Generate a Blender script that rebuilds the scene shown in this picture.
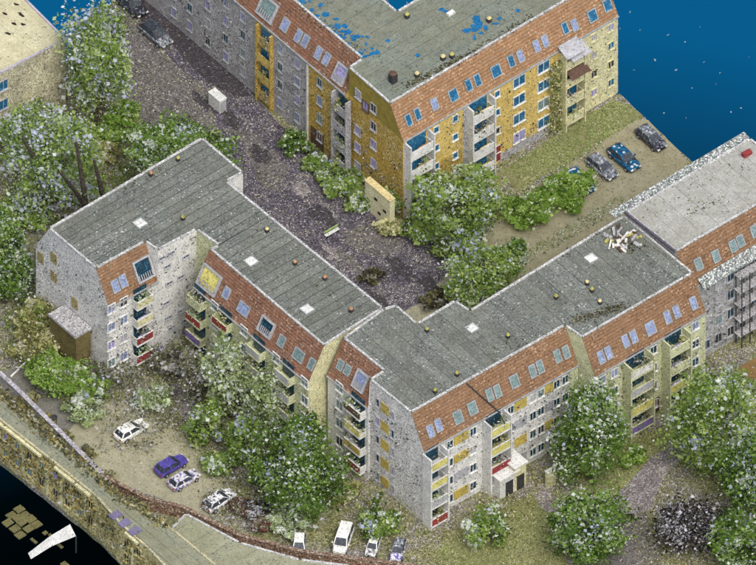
import bpy, math, random
import numpy as np
from mathutils import Vector, Matrix

for o in list(bpy.data.objects):
    bpy.data.objects.remove(o, do_unlink=True)
scene = bpy.context.scene
COL = scene.collection
random.seed(7)
RNG = np.random.default_rng(11)

# ------------------------------------------------------------------ camera
K = 9.28                      # photo pixels per metre (parallel projection)
S45 = math.sqrt(0.5)
cam_d = bpy.data.cameras.new('camera')
cam_d.type = 'ORTHO'
cam_d.ortho_scale = 756 / K
cam_d.clip_start = 1.0
cam_d.clip_end = 2000
cam = bpy.data.objects.new('camera', cam_d)
COL.objects.link(cam)
cam.location = (0, -300 * S45, 300 * S45)
cam.rotation_euler = (math.radians(45), 0, 0)
scene.camera = cam

# ------------------------------------------------------------------ light
SUN_EL, SUN_AZ = math.radians(55), math.radians(-70)   # azimuth from +X
world = bpy.data.worlds.new('World')
scene.world = world
world.use_nodes = True
wn, wl = world.node_tree.nodes, world.node_tree.links
wn.clear()
w_out = wn.new('ShaderNodeOutputWorld')
w_bg = wn.new('ShaderNodeBackground')
w_sky = wn.new('ShaderNodeTexSky')
w_sky.sky_type = 'NISHITA'
w_sky.sun_disc = False
w_sky.sun_elevation = SUN_EL
w_sky.sun_rotation = math.radians(90) - SUN_AZ
w_sky.dust_density = 4.0
w_sky.ozone_density = 0.6
w_bg.inputs['Strength'].default_value = 0.15
w_hs = wn.new('ShaderNodeHueSaturation')
w_hs.inputs['Saturation'].default_value = 0.45
wl.new(w_sky.outputs[0], w_hs.inputs['Color'])
wl.new(w_hs.outputs[0], w_bg.inputs[0])
wl.new(w_bg.outputs[0], w_out.inputs[0])

sun_d = bpy.data.lights.new('sun', 'SUN')
sun_d.energy = 1.5
sun_d.angle = math.radians(32)
sun_d.color = (1.0, 0.97, 0.93)
sun = bpy.data.objects.new('sun', sun_d)
COL.objects.link(sun)
sv = Vector((math.cos(SUN_EL) * math.cos(SUN_AZ), math.cos(SUN_EL) * math.sin(SUN_AZ), math.sin(SUN_EL)))
sun.rotation_euler = sv.to_track_quat('Z', 'Y').to_euler()
sun.location = sv * 100

scene.cycles.max_bounces = 5
scene.cycles.diffuse_bounces = 3
scene.view_settings.view_transform = 'Standard'
scene.view_settings.look = 'None'
scene.view_settings.gamma = 1
scene.view_settings.exposure = 0.3
scene.view_settings.use_curve_mapping = False

# ------------------------------------------------------------------ helpers
B = math.radians(39.5)
U = Vector((math.cos(B), math.sin(B), 0))        # right and up in the picture
A = Vector((math.sin(B), -math.cos(B), 0))       # right and down
Zv = Vector((0, 0, 1))


def P(px, py, z=0.0):
    x = (px - 378) / K
    v = (282.5 - py) / K
    return Vector((x, (v - z * S45) / S45, z))


def lin(c):
    r = []
    for v in c[:3]:
        v /= 255.0
        r.append(v / 12.92 if v <= 0.04045 else ((v + 0.055) / 1.055) ** 2.4)
    return (*r, 1.0)


MATS = {}


def ramp_from(nt, cols):
    rp = nt.nodes.new('ShaderNodeValToRGB')
    cr = rp.color_ramp
    cr.interpolation = 'CONSTANT'
    tot = sum(w for w, _ in cols)
    acc = 0
    while len(cr.elements) < len(cols):
        cr.elements.new(0.5)
    for e, (w, c) in zip(cr.elements, cols):
        e.position = acc / tot
        e.color = lin(c)
        acc += w
    return rp


def speck(name, cols, cell=0.11, cols2=None, patch=0.25, thr=(0.45, 0.6), rough=0.92,
          grain=0.0, obj_random=0.0, bump=0.0):
    """A surface of fine mottled grain: every small cell takes one of the listed colours;
    where a broad noise rises, the second list takes over."""
    if name in MATS:
        return MATS[name]
    m = bpy.data.materials.new(name)
    m.use_nodes = True
    nt = m.node_tree
    nd, ln = nt.nodes, nt.links
    bs = nd['Principled BSDF']
    bs.inputs['Roughness'].default_value = rough
    bs.inputs['Specular IOR Level'].default_value = 0.2
    geo = nd.new('ShaderNodeNewGeometry')
    vo = nd.new('ShaderNodeTexVoronoi')
    vo.inputs['Scale'].default_value = 1.0 / cell
    ln.new(geo.outputs['Position'], vo.inputs['Vector'])
    sep = nd.new('ShaderNodeSeparateColor')
    ln.new(vo.outputs['Color'], sep.inputs[0])
    r1 = ramp_from(nt, cols)
    ln.new(sep.outputs[0], r1.inputs[0])
    col = r1.outputs[0]
    if cols2:
        r2 = ramp_from(nt, cols2)
        ln.new(sep.outputs[1], r2.inputs[0])
        no = nd.new('ShaderNodeTexNoise')
        no.inputs['Scale'].default_value = patch
        no.inputs['Detail'].default_value = 6
        no.inputs['Roughness'].default_value = 0.7
        ln.new(geo.outputs['Position'], no.inputs['Vector'])
        # grain breaks the border of the patches
        ad = nd.new('ShaderNodeMath'); ad.operation = 'MULTIPLY_ADD'
        ln.new(sep.outputs[2], ad.inputs[0]); ad.inputs[1].default_value = 0.22
        ln.new(no.outputs[0], ad.inputs[2])
        mr = nd.new('ShaderNodeMapRange')
        mr.inputs['From Min'].default_value = thr[0] + 0.11
        mr.inputs['From Max'].default_value = thr[1] + 0.11
        ln.new(ad.outputs[0], mr.inputs['Value'])
        mx = nd.new('ShaderNodeMix'); mx.data_type = 'RGBA'
        ln.new(mr.outputs[0], mx.inputs[0])
        ln.new(col, mx.inputs[6]); ln.new(r2.outputs[0], mx.inputs[7])
        col = mx.outputs[2]
    # slow tone drift so that nothing is flat
    n2 = nd.new('ShaderNodeTexNoise')
    n2.inputs['Scale'].default_value = 0.9
    n2.inputs['Detail'].default_value = 4
    ln.new(geo.outputs['Position'], n2.inputs['Vector'])
    mr2 = nd.new('ShaderNodeMapRange')
    mr2.inputs['From Min'].default_value = 0.3
    mr2.inputs['From Max'].default_value = 0.7
    mr2.inputs['To Min'].default_value = 0.86
    mr2.inputs['To Max'].default_value = 1.1
    ln.new(n2.outputs[0], mr2.inputs['Value'])
    val = mr2.outputs[0]
    if obj_random:
        oi = nd.new('ShaderNodeObjectInfo')
        m3 = nd.new('ShaderNodeMapRange')
        m3.inputs['To Min'].default_value = 1 - obj_random
        m3.inputs['To Max'].default_value = 1 + obj_random
        ln.new(oi.outputs['Random'], m3.inputs['Value'])
        mm = nd.new('ShaderNodeMath'); mm.operation = 'MULTIPLY'
        ln.new(val, mm.inputs[0]); ln.new(m3.outputs[0], mm.inputs[1])
        val = mm.outputs[0]
    vm = nd.new('ShaderNodeVectorMath'); vm.operation = 'SCALE'
    ln.new(col, vm.inputs[0]); ln.new(val, vm.inputs['Scale'])
    ln.new(vm.outputs[0], bs.inputs['Base Color'])
    if bump:
        bp = nd.new('ShaderNodeBump')
        bp.inputs['Strength'].default_value = bump
        bp.inputs['Distance'].default_value = 0.03
        ln.new(sep.outputs[1], bp.inputs['Height'])
        ln.new(bp.outputs[0], bs.inputs['Normal'])
    MATS[name] = m
    return m


def gloss(name, c, rough=0.35, c2=None, metallic=0.0):
    if name in MATS:
        return MATS[name]
    m = speck(name, [(3, c), (1, c2 or tuple(min(255, v * 1.1) for v in c)), (1, tuple(v * 0.85 for v in c))],
              cell=0.16, rough=rough)
    m.node_tree.nodes['Principled BSDF'].inputs['Specular IOR Level'].default_value = 0.5
    m.node_tree.nodes['Principled BSDF'].inputs['Metallic'].default_value = metallic
    return m


def scale_c(c, f):
    return tuple(min(255, max(0, v * f)) for v in c)


def wallmat(name, c, spread=0.2, dark=0.1, cell=0.11):
    return speck(name, [(dark, scale_c(c, 0.5)), (0.25, scale_c(c, 1 - spread)), (0.4, c), (0.3, scale_c(c, 1 + spread * 0.6))],
                 cell=cell, cols2=[(1, scale_c(c, 0.95)), (1, scale_c(c, 1.08))], patch=0.3)


# building surfaces
M_FELT = speck('roof_felt', [(0.08, (64, 70, 64)), (0.35, (98, 103, 98)), (0.4, (111, 115, 110)), (0.15, (135, 138, 133)), (0.012, (196, 198, 190))],
               cell=0.13, cols2=[(1, (103, 106, 97)), (1, (117, 118, 110)), (0.4, (88, 91, 86))], patch=0.22, obj_random=0.13)
M_FELTJ = speck('roof_joint', [(1, (60, 64, 61)), (1, (80, 84, 79))], cell=0.12)
M_FELTY = speck('roof_felt_far', [(0.06, (70, 78, 72)), (0.5, (112, 120, 110)), (0.4, (122, 128, 118)), (0.05, (140, 142, 128))],
                cell=0.13, cols2=[(1, (112, 114, 98)), (1, (124, 126, 112))], patch=0.2, obj_random=0.04)
M_SLAB = speck('concrete_roof', [(0.04, (110, 112, 106)), (0.4, (152, 153, 148)), (0.5, (164, 164, 158)), (0.1, (182, 182, 177))],
               cell=0.13, cols2=[(1, (146, 146, 137)), (1, (160, 158, 150))], patch=0.3, obj_random=0.03)
M_CURB = speck('roof_curb', [(0.1, (120, 120, 118)), (0.5, (168, 168, 166)), (0.4, (190, 190, 190)), (0.1, (220, 220, 220))], cell=0.14)
M_TILE = speck('orange_tile', [(0.16, (98, 74, 54)), (0.45, (124, 96, 72)), (0.3, (136, 106, 80)), (0.07, (168, 140, 116)), (0.05, (116, 106, 98))],
               cell=0.16, cols2=[(1, (120, 92, 70)), (1, (134, 106, 82))], patch=0.4)
M_TILE_SHADE = speck('shaded_tile', [(0.15, (90, 64, 52)), (0.4, (118, 90, 74)), (0.3, (130, 99, 80)), (0.1, (168, 138, 120)), (0.05, (108, 100, 98))],
                cell=0.16, cols2=[(1, (120, 86, 68)), (1, (136, 98, 78))], patch=0.4)  # orange tile with shade put into its colour, for slopes turned from the sun
M_TILEY = speck('pale_orange_tile', [(0.1, (140, 96, 68)), (0.45, (138, 108, 80)), (0.3, (148, 117, 88)), (0.12, (182, 150, 120)), (0.04, (140, 128, 118))],
                cell=0.16, cols2=[(1, (134, 104, 76)), (1, (150, 118, 90))], patch=0.4)
M_UNDER = speck('shade_underlay', [(1, (62, 44, 36)), (1, (84, 60, 48))], cell=.15)  # dark underlay; its gaps stand in for the shadow lines between tile courses
M_WHITE = speck('white_plaster', [(0.06, (120, 120, 120)), (0.15, (188, 188, 186)), (0.5, (206, 205, 200)), (0.3, (224, 223, 219))], cell=0.11,
                cols2=[(1, (188, 187, 184)), (1, (212, 211, 205)), (.2, (150, 150, 150))], patch=0.3)
M_GABLE = speck('grey_speckled_plaster', [(0.16, (120, 118, 116)), (0.25, (172, 170, 166)), (0.35, (205, 203, 200)), (0.25, (234, 233, 230))], cell=0.11,
                cols2=[(1, (196, 194, 190)), (1, (216, 214, 210)), (0.3, (150, 148, 146))], patch=0.25)
M_CREAM = wallmat('cream_plaster', (202, 197, 156), 0.16, 0.07)
M_PALEG = wallmat('pale_green_plaster', (188, 190, 154), 0.18, 0.09)
M_YELLOW = wallmat('yellow_plaster', (198, 173, 102), 0.14, 0.07)
M_YELLOWS = speck('mottled_yellow_plaster', [(0.2, (118, 96, 40)), (0.35, (164, 140, 74)), (0.3, (188, 164, 96)), (0.15, (212, 198, 146))], cell=0.13,
                  cols2=[(1, (160, 132, 60)), (1, (190, 160, 78)), (0.3, (110, 92, 44))], patch=0.25)
M_OLIVE = wallmat('olive_plaster', (140, 126, 60), 0.05, 0.0, 0.4)
M_GREYW = speck('grey_rough_plaster', [(0.2, (104, 102, 106)), (0.3, (150, 148, 150)), (0.3, (176, 174, 174)), (0.2, (204, 202, 202))], cell=0.11,
                cols2=[(1, (140, 138, 140)), (1, (168, 166, 166)), (0.3, (116, 114, 116))], patch=0.22)
M_SCAF = speck('grey_render', [(0.12, (110, 110, 112)), (0.4, (150, 150, 150)), (0.3, (168, 168, 166)), (0.12, (196, 196, 194))], cell=0.2,
               cols2=[(1, (132, 132, 132)), (1, (158, 158, 156))], patch=0.35)
M_FRAMEW = wallmat('white_frame', (206, 206, 202), 0.1, 0.05)
M_FRAMEG = wallmat('grey_frame', (150, 154, 156), 0.12, 0.05)
M_GLASS = gloss('dark_glass', (22, 54, 70), 0.2, (40, 84, 104))
M_GLASSB = gloss('blue_glass', (128, 140, 172), 0.25, (150, 160, 196))
M_GLASST = gloss('teal_glass', (24, 92, 130), 0.2, (60, 120, 150))
M_GLASSG = gloss('green_grey_glass', (120, 140, 140), 0.25, (100, 122, 120))
M_LILAC = wallmat('lilac_paint', (150, 144, 186), 0.15, 0.05)
M_PANEL = wallmat('ochre_panel', (180, 160, 82), 0.12, 0.04)
M_RED = wallmat('red_panel', (136, 56, 58), 0.15, 0.05)
M_GREYP = wallmat('grey_panel', (164, 164, 168), 0.1, 0.04)
M_OLIVEP = wallmat('straw_panel', (196, 188, 112), 0.14, 0.06)
M_DARK = wallmat('dark_metal', (58, 58, 60), 0.2, 0.1)
M_BROWN = wallmat('brown_cloth', (92, 72, 62), 0.15, 0.08)
M_PURPLE = wallmat('violet_panel', (116, 98, 152), 0.16, 0.06)
M_BLUEH = speck('blue_gap', [(1, (22, 96, 146)), (1, (30, 110, 160)), (0.4, (16, 74, 112))], cell=0.13, rough=0.6)  # background blue, laid where the scanned roof has gaps
M_STRIP = speck('chequered_flashing', [(0.2, (96, 106, 100)), (0.3, (146, 152, 146)), (0.22, (196, 198, 195)), (0.25, (120, 122, 126)), (0.12, (84, 84, 88))], cell=0.15)

# ------------------------------------------------------------------ object plumbing
ORIGIN = {}


def tag(o, label=None, cat=None, group=None, kind=None):
    if label: o['label'] = label
    if cat: o['category'] = cat
    if group: o['group'] = group
    if kind: o['kind'] = kind
    return o


def root(name, loc, label, cat, group=None, rz=0.0):
    e = bpy.data.objects.new(name, None)
    e.empty_display_size = 0.5
    e.location = loc
    e.rotation_euler = (0, 0, rz)
    COL.objects.link(e)
    ORIGIN[e] = Vector(loc)
    return tag(e, label, cat, group)


def link(name, me, parent=None, mtx=None, label=None):
    o = bpy.data.objects.new(name, me)
    COL.objects.link(o)
    if parent is not None:
        o.parent = parent
        ORIGIN[o] = ORIGIN.get(parent, Vector((0, 0, 0)))
    if mtx is not None:
        o.matrix_local = mtx
    if label: o['label'] = label
    return o


class MB:
    def __init__(s):
        s.v, s.f = [], []

    def add(s, vs, fs):
        b = len(s.v)
        s.v += [tuple(v) for v in vs]
        s.f += [tuple(i + b for i in f) for f in fs]
        return s

    def quad(s, *p):
        return s.add(p, [tuple(range(len(p)))])

    def box(s, o, x, y, z):
        """box spanned from corner o by three edge vectors"""
        o, x, y, z = map(Vector, (o, x, y, z))
        vs = [o, o + x, o + x + y, o + y, o + z, o + x + z, o + x + y + z, o + y + z]
        return s.add(vs, [(3, 2, 1, 0), (4, 5, 6, 7), (0, 1, 5, 4), (1, 2, 6, 5), (2, 3, 7, 6), (3, 0, 4, 7)])

    def cbox(s, c, sx, sy, sz):
        return s.box((c[0] - sx / 2, c[1] - sy / 2, c[2] - sz / 2), (sx, 0, 0), (0, sy, 0), (0, 0, sz))

    def prism(s, poly, z0, z1):
        n = len(poly)
        vs = [(p[0], p[1], z0) for p in poly] + [(p[0], p[1], z1) for p in poly]
        fs = [tuple(range(n - 1, -1, -1)), tuple(range(n, 2 * n))]
        fs += [(i, (i + 1) % n, n + (i + 1) % n, n + i) for i in range(n)]
        return s.add(vs, fs)

    def tube(s, pts, rad, seg=6):
        pts = [Vector(p) for p in pts]
        rings = []
        for i, p in enumerate(pts):
            d = (pts[min(i + 1, len(pts) - 1)] - pts[max(i - 1, 0)]).normalized()
            a = d.cross(Vector((0.31, 0.77, 0.55))).normalized()
            b = d.cross(a)
            r = rad[i] if isinstance(rad, (list, tuple)) else rad
            rings.append([p + (a * math.cos(t) + b * math.sin(t)) * r for t in [2 * math.pi * j / seg for j in range(seg)]])
        vs = [q for rg in rings for q in rg]
        fs = []
        for i in range(len(pts) - 1):
            for j in range(seg):
                fs.append((i * seg + j, i * seg + (j + 1) % seg, (i + 1) * seg + (j + 1) % seg, (i + 1) * seg + j))
        fs.append(tuple(range(seg - 1, -1, -1)))
        fs.append(tuple((len(pts) - 1) * seg + j for j in range(seg)))
        return s.add(vs, fs)

    def mesh(s, name, mat, off=None):
        me = bpy.data.meshes.new(name)
        vs = s.v if off is None else [(v[0] - off[0], v[1] - off[1], v[2] - off[2]) for v in s.v]
        me.from_pydata(vs, [], s.f)
        me.materials.append(mat)
        me.update()
        return me

    def build(s, name, mat, parent=None, label=None):
        """world coordinates; parent roots carry no rotation"""
        off = ORIGIN.get(parent) if parent is not None else None
        return link(name, s.mesh(name, mat, off), parent, None, label)


TPL = {}


def tpl(key, fn, mat):
    k = (key, mat.name)
    if k not in TPL:
        m = MB(); fn(m)
        TPL[k] = m.mesh(key if isinstance(key, str) else key[0], mat)
    return TPL[k]


def basis(x, y, z, loc):
    m = Matrix.Identity(4)
    for i in range(3):
        m[i][0], m[i][1], m[i][2], m[i][3] = x[i], y[i], z[i], loc[i]
    return m


class Face:
    """a plane with origin o, along d, out n, up w (vertical facade or roof slope)"""
    def __init__(s, o, d, n, w):
        s.o, s.d, s.n, s.w = Vector(o), Vector(d).normalized(), Vector(n).normalized(), Vector(w).normalized()

    def px(s, x, y):
        """the point of the plane seen at photo pixel x, y"""
        q = P(x, y, 0)
        r = Vector((0, S45, -S45))
        t = (s.o - q).dot(s.n) / r.dot(s.n)
        return q + r * t

    def xz(s, x, z):
        q = s.px(x, 200)
        t = (q - s.o).dot(s.d)
        b = s.o + s.d * t
        return Vector((b.x, b.y, z))

    def mtx(s, p, parent):
        return basis(s.d, s.n, s.w, Vector(p) - ORIGIN.get(parent, Vector((0, 0, 0))))


def put(name, me, face, p, parent, label=None):
    return link(name, me, parent, face.mtx(p, parent), label)


def sub(name, me, parent, label=None):
    return link(name, me, parent, None, label)


# ---- facade pieces (local: x along wall, y outwards, z up)
def frame_fn(w, h, t=0.09, d=0.12, mull=True, sill=True):
    def fn(m):
        m.cbox((0, d / 2, h / 2 - t / 2), w, d, t)
        m.cbox((0, d / 2, -h / 2 + t / 2), w, d, t)
        m.cbox((-w / 2 + t / 2, d / 2 - .003, 0), t, d, h - 2 * t)
        m.cbox((w / 2 - t / 2, d / 2 - .003, 0), t, d, h - 2 * t)
        if mull: m.cbox((0, d / 2 - .02, 0), t * .8, d * .7, h - 2 * t)
        if sill: m.cbox((0, d / 2 + .05, -h / 2 - .04), w + .12, d + .1, .07)
    return fn


def window(face, p, w, h, parent, glass=None, frame=None, name='window'):
    glass = glass or M_GLASS
    frame = frame or M_FRAMEW
    if random.random() < .3:
        glass = random.choice([M_GLASSG, M_GREYP, M_LILAC, M_DARK, M_GLASS])
    o = put(name, tpl(('window_frame', w, h), frame_fn(w, h, mull=w > .8), frame), face, p, parent)
    sub('pane', tpl(('pane', w, h), lambda m: m.cbox((0, .03, 0), w - .16, .05, h - .16), glass), o)
    return o


def skylight(face, p, parent, w=0.95, h=1.35, glass=None, frame=None):
    glass = glass or M_GLASSB
    frame = frame or M_FRAMEG
    o = put('skylight', tpl(('skylight_frame', w, h), frame_fn(w, h, .11, .17, False, False), frame), face, p, parent)
    sub('pane', tpl(('skylight_pane', w, h), lambda m: m.cbox((0, .09, 0), w - .2, .06, h - .2), glass), o)
    return o


def panel(face, p, w, h, parent, mat, name='infill_panel', d=.06):
    return put(name, tpl((name, w, h), lambda m: m.cbox((0, d / 2 + .005, 0), w, d, h), mat), face, p, parent)


def balcony(face, p, w, d, parent, pmat, glass=None, side=None, ph=1.0, door=True, clutter=None):
    """p: wall point at floor level, centre of the balcony"""
    side = side or M_FRAMEW
    o = put('balcony', tpl(('balcony_slab', w, d), lambda m: m.cbox((0, d / 2, -.09), w, d, .18), side), face, p, parent)
    sub('parapet', tpl(('parapet', w, d, ph), lambda m: m.cbox((0, d - .05, ph / 2 + .08), w - .1, .09, ph - .1), pmat), o)
    sub('handrail', tpl(('handrail', w, d, ph), lambda m: (m.cbox((0, d - .05, ph + .09), w, .14, .07)), side), o)
    for sx in (-1, 1):
        sub('side_panel', tpl(('side_panel', w, d, ph, sx), lambda m: m.cbox((sx * (w / 2 - .05), d / 2 - .06, ph / 2 + .05), .07, d - .14, ph - .1), side), o)
    if door:
        sub('balcony_door', tpl(('balcony_door', w), lambda m: m.cbox((0, .05, 1.15), w - .5, .08, 2.1), glass or M_GLASS), o)
    if clutter:
        fn = lambda m: m.cbox((w * .12, d - .2, ph * .8), w * .5, .24, .55)
        sub('planter', tpl(('planter', w, d), fn, clutter), o)
    BALC.append((o, w, d, ph))
    return o


BALC = []
# ------------------------------------------------------------------ buildings
def inset_dir(poly, i):
    a, b = poly[i], poly[(i + 1) % len(poly)]
    return (b - a).normalized()


def clip_half(poly, o, n):
    """keep the part of poly where (p-o).n >= 0"""
    out = []
    m = len(poly)
    for i in range(m):
        a, b = poly[i], poly[(i + 1) % m]
        da, db = (a - o).dot(n), (b - o).dot(n)
        if da >= 0: out.append(a)
        if (da > 0 and db < 0) or (da < 0 and db > 0):
            out.append(a + (b - a) * (da / (da - db)))
    return out


def courses(m, e0, e1, l0, l1, rows):
    n = (e1 - e0).cross(l0 - e0).normalized()
    c = (e0 + e1 + l0 + l1) / 4
    if n.z < 0: n = -n
    for r in range(rows):
        v0, v1 = r / rows, (r + .83) / rows
        a, b = e0.lerp(l0, v0), e1.lerp(l1, v0)
        c_, d = e0.lerp(l0, v1), e1.lerp(l1, v1)
        lo, hi = .085, .02
        m.add([a + n * lo, b + n * lo, d + n * hi, c_ + n * hi, a - n * .02, b - n * .02, d - n * .02, c_ - n * .02],
              [(0, 1, 2, 3), (4, 5, 1, 0), (1, 5, 6, 2), (3, 2, 6, 7), (4, 0, 3, 7)])


def shell(rt, verts, H, HE, edges, roofmat, strip_dir, strip_w, jointmat=None, curb=M_CURB, curb_w=.24, z0=0.0, sheets=True, gap=.022):
    """verts: [(px, py, du, da)] roof edge at height H and the offset of the eave below it.
    edges: {i: (wall material, upper material or ('mansard', material))}"""
    lip = [P(v[0], v[1], H) for v in verts]
    eav = []
    for v, l in zip(verts, lip):
        e = l + U * v[2] + A * v[3]
        eav.append(Vector((e.x, e.y, HE)))
    n = len(lip)
    res = {}
    for i in range(n):
        if i not in edges: continue
        j = (i + 1) % n
        wm, um = edges[i]
        g0, g1 = Vector((eav[i].x, eav[i].y, z0)), Vector((eav[j].x, eav[j].y, z0))
        MB().quad(g0, g1, eav[j], eav[i]).build('wall', wm, rt)
        d = (eav[j] - eav[i]).normalized()
        out = Vector((d.y, -d.x, 0))
        mid = (eav[i] + eav[j]) / 2
        cen = sum(lip, Vector()) / n
        res[i] = dict(e0=eav[i], e1=eav[j], l0=lip[i], l1=lip[j])
        if isinstance(um, tuple):
            ms = MB().quad(eav[i], eav[j], lip[j], lip[i]).build('mansard_roof', M_UNDER, rt)
            m = MB()
            Ls = (eav[i] - lip[i]).length
            courses(m, eav[i], eav[j], lip[i], lip[j], max(6, int(Ls / .36)))
            m.build('tile_courses', um[1], ms)['kind'] = 'stuff'
            res[i]['obj'] = ms
            # gutter
            up = Zv
            o2 = None
            for cand in (U, -U, A, -A):
                if (cand.dot(((eav[i] - lip[i]) * Vector((1, 1, 0)) if False else Vector((eav[i].x - lip[i].x, eav[i].y - lip[i].y, 0))))) > 1.0: o2 = cand
            if o2 is not None:
                MB().box(eav[i] + o2 * .02 - up * .12, eav[j] - eav[i], o2 * .2, up * .14).build('gutter', M_FRAMEG, rt)
                w = (lip[i] - eav[i])
                w = w - d * w.dot(d)
                w.normalize()
                nn = d.cross(w).normalized()
                if nn.z < 0: nn = -nn
                res[i]['slope'] = Face(eav[i] + nn * .06, d, nn, w)
                res[i]['wall'] = Face(g0, d, o2, Zv)
        else:
            if (eav[i] - lip[i]).length > .01 or (eav[j] - lip[j]).length > .01:
                MB().quad(eav[i], eav[j], lip[j], lip[i]).build('gable', um, rt)
    roof = MB().add(lip, [tuple(range(n))]).build('roof', jointmat or M_FELTJ, rt)
    if sheets:
        sd = Vector(strip_dir); nn = Vector((-sd.y, sd.x, 0))
        ps = [p.dot(nn) for p in lip]
        s = min(ps)
        k = 0
        while s < max(ps):
            q = clip_half(lip, nn * (s + gap), nn)
            q = clip_half(q, nn * (s + strip_w - gap), -nn) if q else q
            if len(q) >= 3:
                z = H + .02 + random.uniform(0, .03)
                # the strip is laid in two or three lengths
                qs = [p.dot(sd) for p in q]
                lo, hi = min(qs), max(qs)
                cut = lo + (hi - lo) * random.uniform(.35, .65) if hi - lo > 9 else None
                pieces = [q] if cut is None else [clip_half(q, sd * (cut + .015), sd), clip_half(q, sd * (cut - .015), -sd)]
                for pc in pieces:
                    if len(pc) >= 3:
                        zz = z + random.uniform(-.008, .008)
                        MB().prism(pc, H + .004, zz).build('roof_sheet', roofmat, roof)
            s += strip_w
            k += 1
    for i in range(n):
        j = (i + 1) % n
        a, b = lip[i], lip[j]
        d = (b - a)
        if d.length < .6: continue
        dn = d.normalized()
        inn = Vector((-dn.y, dn.x, 0))
        # points inwards?
        c = (a + b) / 2 + inn * .25
        if not inside(c, lip): inn = -inn
        MB().box(a + dn * .18 - inn * .05 + Zv * .01, d - dn * .36, inn * curb_w, Zv * (.16 + .01 * (i % 3))).build('roof_curb', curb, roof)
    return lip, eav, res, roof


def inside(p, poly):
    c = False
    n = len(poly)
    for i in range(n):
        a, b = poly[i], poly[(i + 1) % n]
        if (a.y > p.y) != (b.y > p.y) and p.x < (b.x - a.x) * (p.y - a.y) / (b.y - a.y) + a.x:
            c = not c
    return c


def roof_at(roof, px, py, H):
    return P(px, py, H) - ORIGIN[roof]


def vent(roof, px, py, H, capm, r=.18, h=.42):
    p = roof_at(roof, px, py, H)
    def stack(m): m.cbox((0, 0, h / 2), r * 2, r * 2, h)
    o = link('roof_vent', tpl(('roof_vent', r, h), stack, M_DARK), roof, Matrix.Translation(p) @ Matrix.Rotation(B, 4, 'Z'))
    def cap(m):
        m.tube([(0, 0, h), (0, 0, h + .12), (0, 0, h + .3)], [r * 1.1, r * 1.25, r * .6], 8)
    sub('vent_cap', tpl(('vent_cap', r, h), cap, capm), o)
    return o


def hatch(roof, px, py, H, w=1.25):
    p = roof_at(roof, px, py, H)
    def base(m): m.cbox((0, 0, .1), w, w, .22)
    def dome(m):
        q = w / 2 - .08; t = w / 2 - .28
        vs = [(-q, -q, .21), (q, -q, .21), (q, q, .21), (-q, q, .21), (-t, -t, .36), (t, -t, .36), (t, t, .36), (-t, t, .36)]
        m.add(vs, [(4, 5, 6, 7), (0, 1, 5, 4), (1, 2, 6, 5), (2, 3, 7, 6), (3, 0, 4, 7)])
    o = link('roof_hatch', tpl(('roof_hatch', w), base, M_FRAMEG), roof, Matrix.Translation(p) @ Matrix.Rotation(B, 4, 'Z'))
    sub('hatch_dome', tpl(('hatch_dome', w), dome, M_FRAMEW), o)


M_CAPY = wallmat('moss_yellow', (164, 160, 92), 0.15, 0.1)
M_CAPO = wallmat('rust_orange', (168, 126, 92), 0.15, 0.1)
M_CAPT = wallmat('sand_cap', (206, 190, 140), 0.12, 0.05)
CAPS = {'y': M_CAPY, 'o': M_CAPO, 't': M_CAPT}


def add_patch(roof, pts, H, mat, z=.065):
    """an irregular patch coloured as the blue background seen through a roof gap"""
    MB().prism([P(x, y, H) for x, y in pts], H + .055, H + z).build('roof_mark', mat, roof)


def blot(cx, cy, rx, ry, n=14, seed=0, rot=0.0):
    r = random.Random(seed)
    o = []
    for i in range(n):
        t = 2 * math.pi * i / n
        q = r.uniform(.5, 1.15)
        x, y = rx * q * math.cos(t), ry * q * math.sin(t)
        o.append((cx + x * math.cos(rot) - y * math.sin(rot), cy + x * math.sin(rot) + y * math.cos(rot)))
    return o


MD = 2.2
# ---- left wing ---------------------------------------------------------------
H = 15.0; HE = 10.8
L = root('apartment_block', P(200, 330), 'white apartment block with striped grey flat roof and inner courtyard corner, left of centre', 'building')
Lv = [(202, 138.5, 0, -MD), (243, 173, 0, 0), (226.5, 182, 0, 0), (383, 308.5, 0, 0), (324, 346, -MD, 0), (210, 249.5, -MD, 0),
      (219, 246, 0, 0), (196.5, 230, 0, 0), (158, 250.5, 0, 0), (145, 242, 0, MD), (96, 269, 0, MD), (49, 229, 0, -MD)]
lip, eav, Le, Lroof = shell(L, Lv, H, HE, {
    0: (M_GABLE, M_GABLE), 1: (M_WHITE, M_WHITE), 2: (M_GABLE, M_GABLE), 3: (M_CREAM, M_CREAM),
    4: (M_PALEG, ('mansard', M_TILE_SHADE)), 5: (M_PALEG, M_CREAM), 6: (M_PALEG, M_PALEG), 7: (M_WHITE, M_WHITE),
    8: (M_WHITE, M_WHITE), 9: (M_WHITE, ('mansard', M_TILE)), 10: (M_GABLE, M_GABLE), 11: (M_GABLE, ('mansard', M_TILE))},
    M_FELT, U, 1.12, gap=.045)
for x, y, c in ((178, 157, 'y'), (151, 172, 'o'), (183, 216, 'y'), (267, 228, 't'), (295, 261, 'o'), (325, 276, 'o'), (351, 308, 'o')):
    vent(Lroof, x, y + 4, H, CAPS[c])
for x, y in ((251, 262), (307, 310), (140, 224)):
    hatch(Lroof, x, y, H)
# front mansard of the head
fs, fw = Le[9]['slope'], Le[9]['wall']
for x, y in ((115, 286), (122.6, 281)):
    skylight(fs, fs.px(x, y), L, .95, 1.5)


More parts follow.
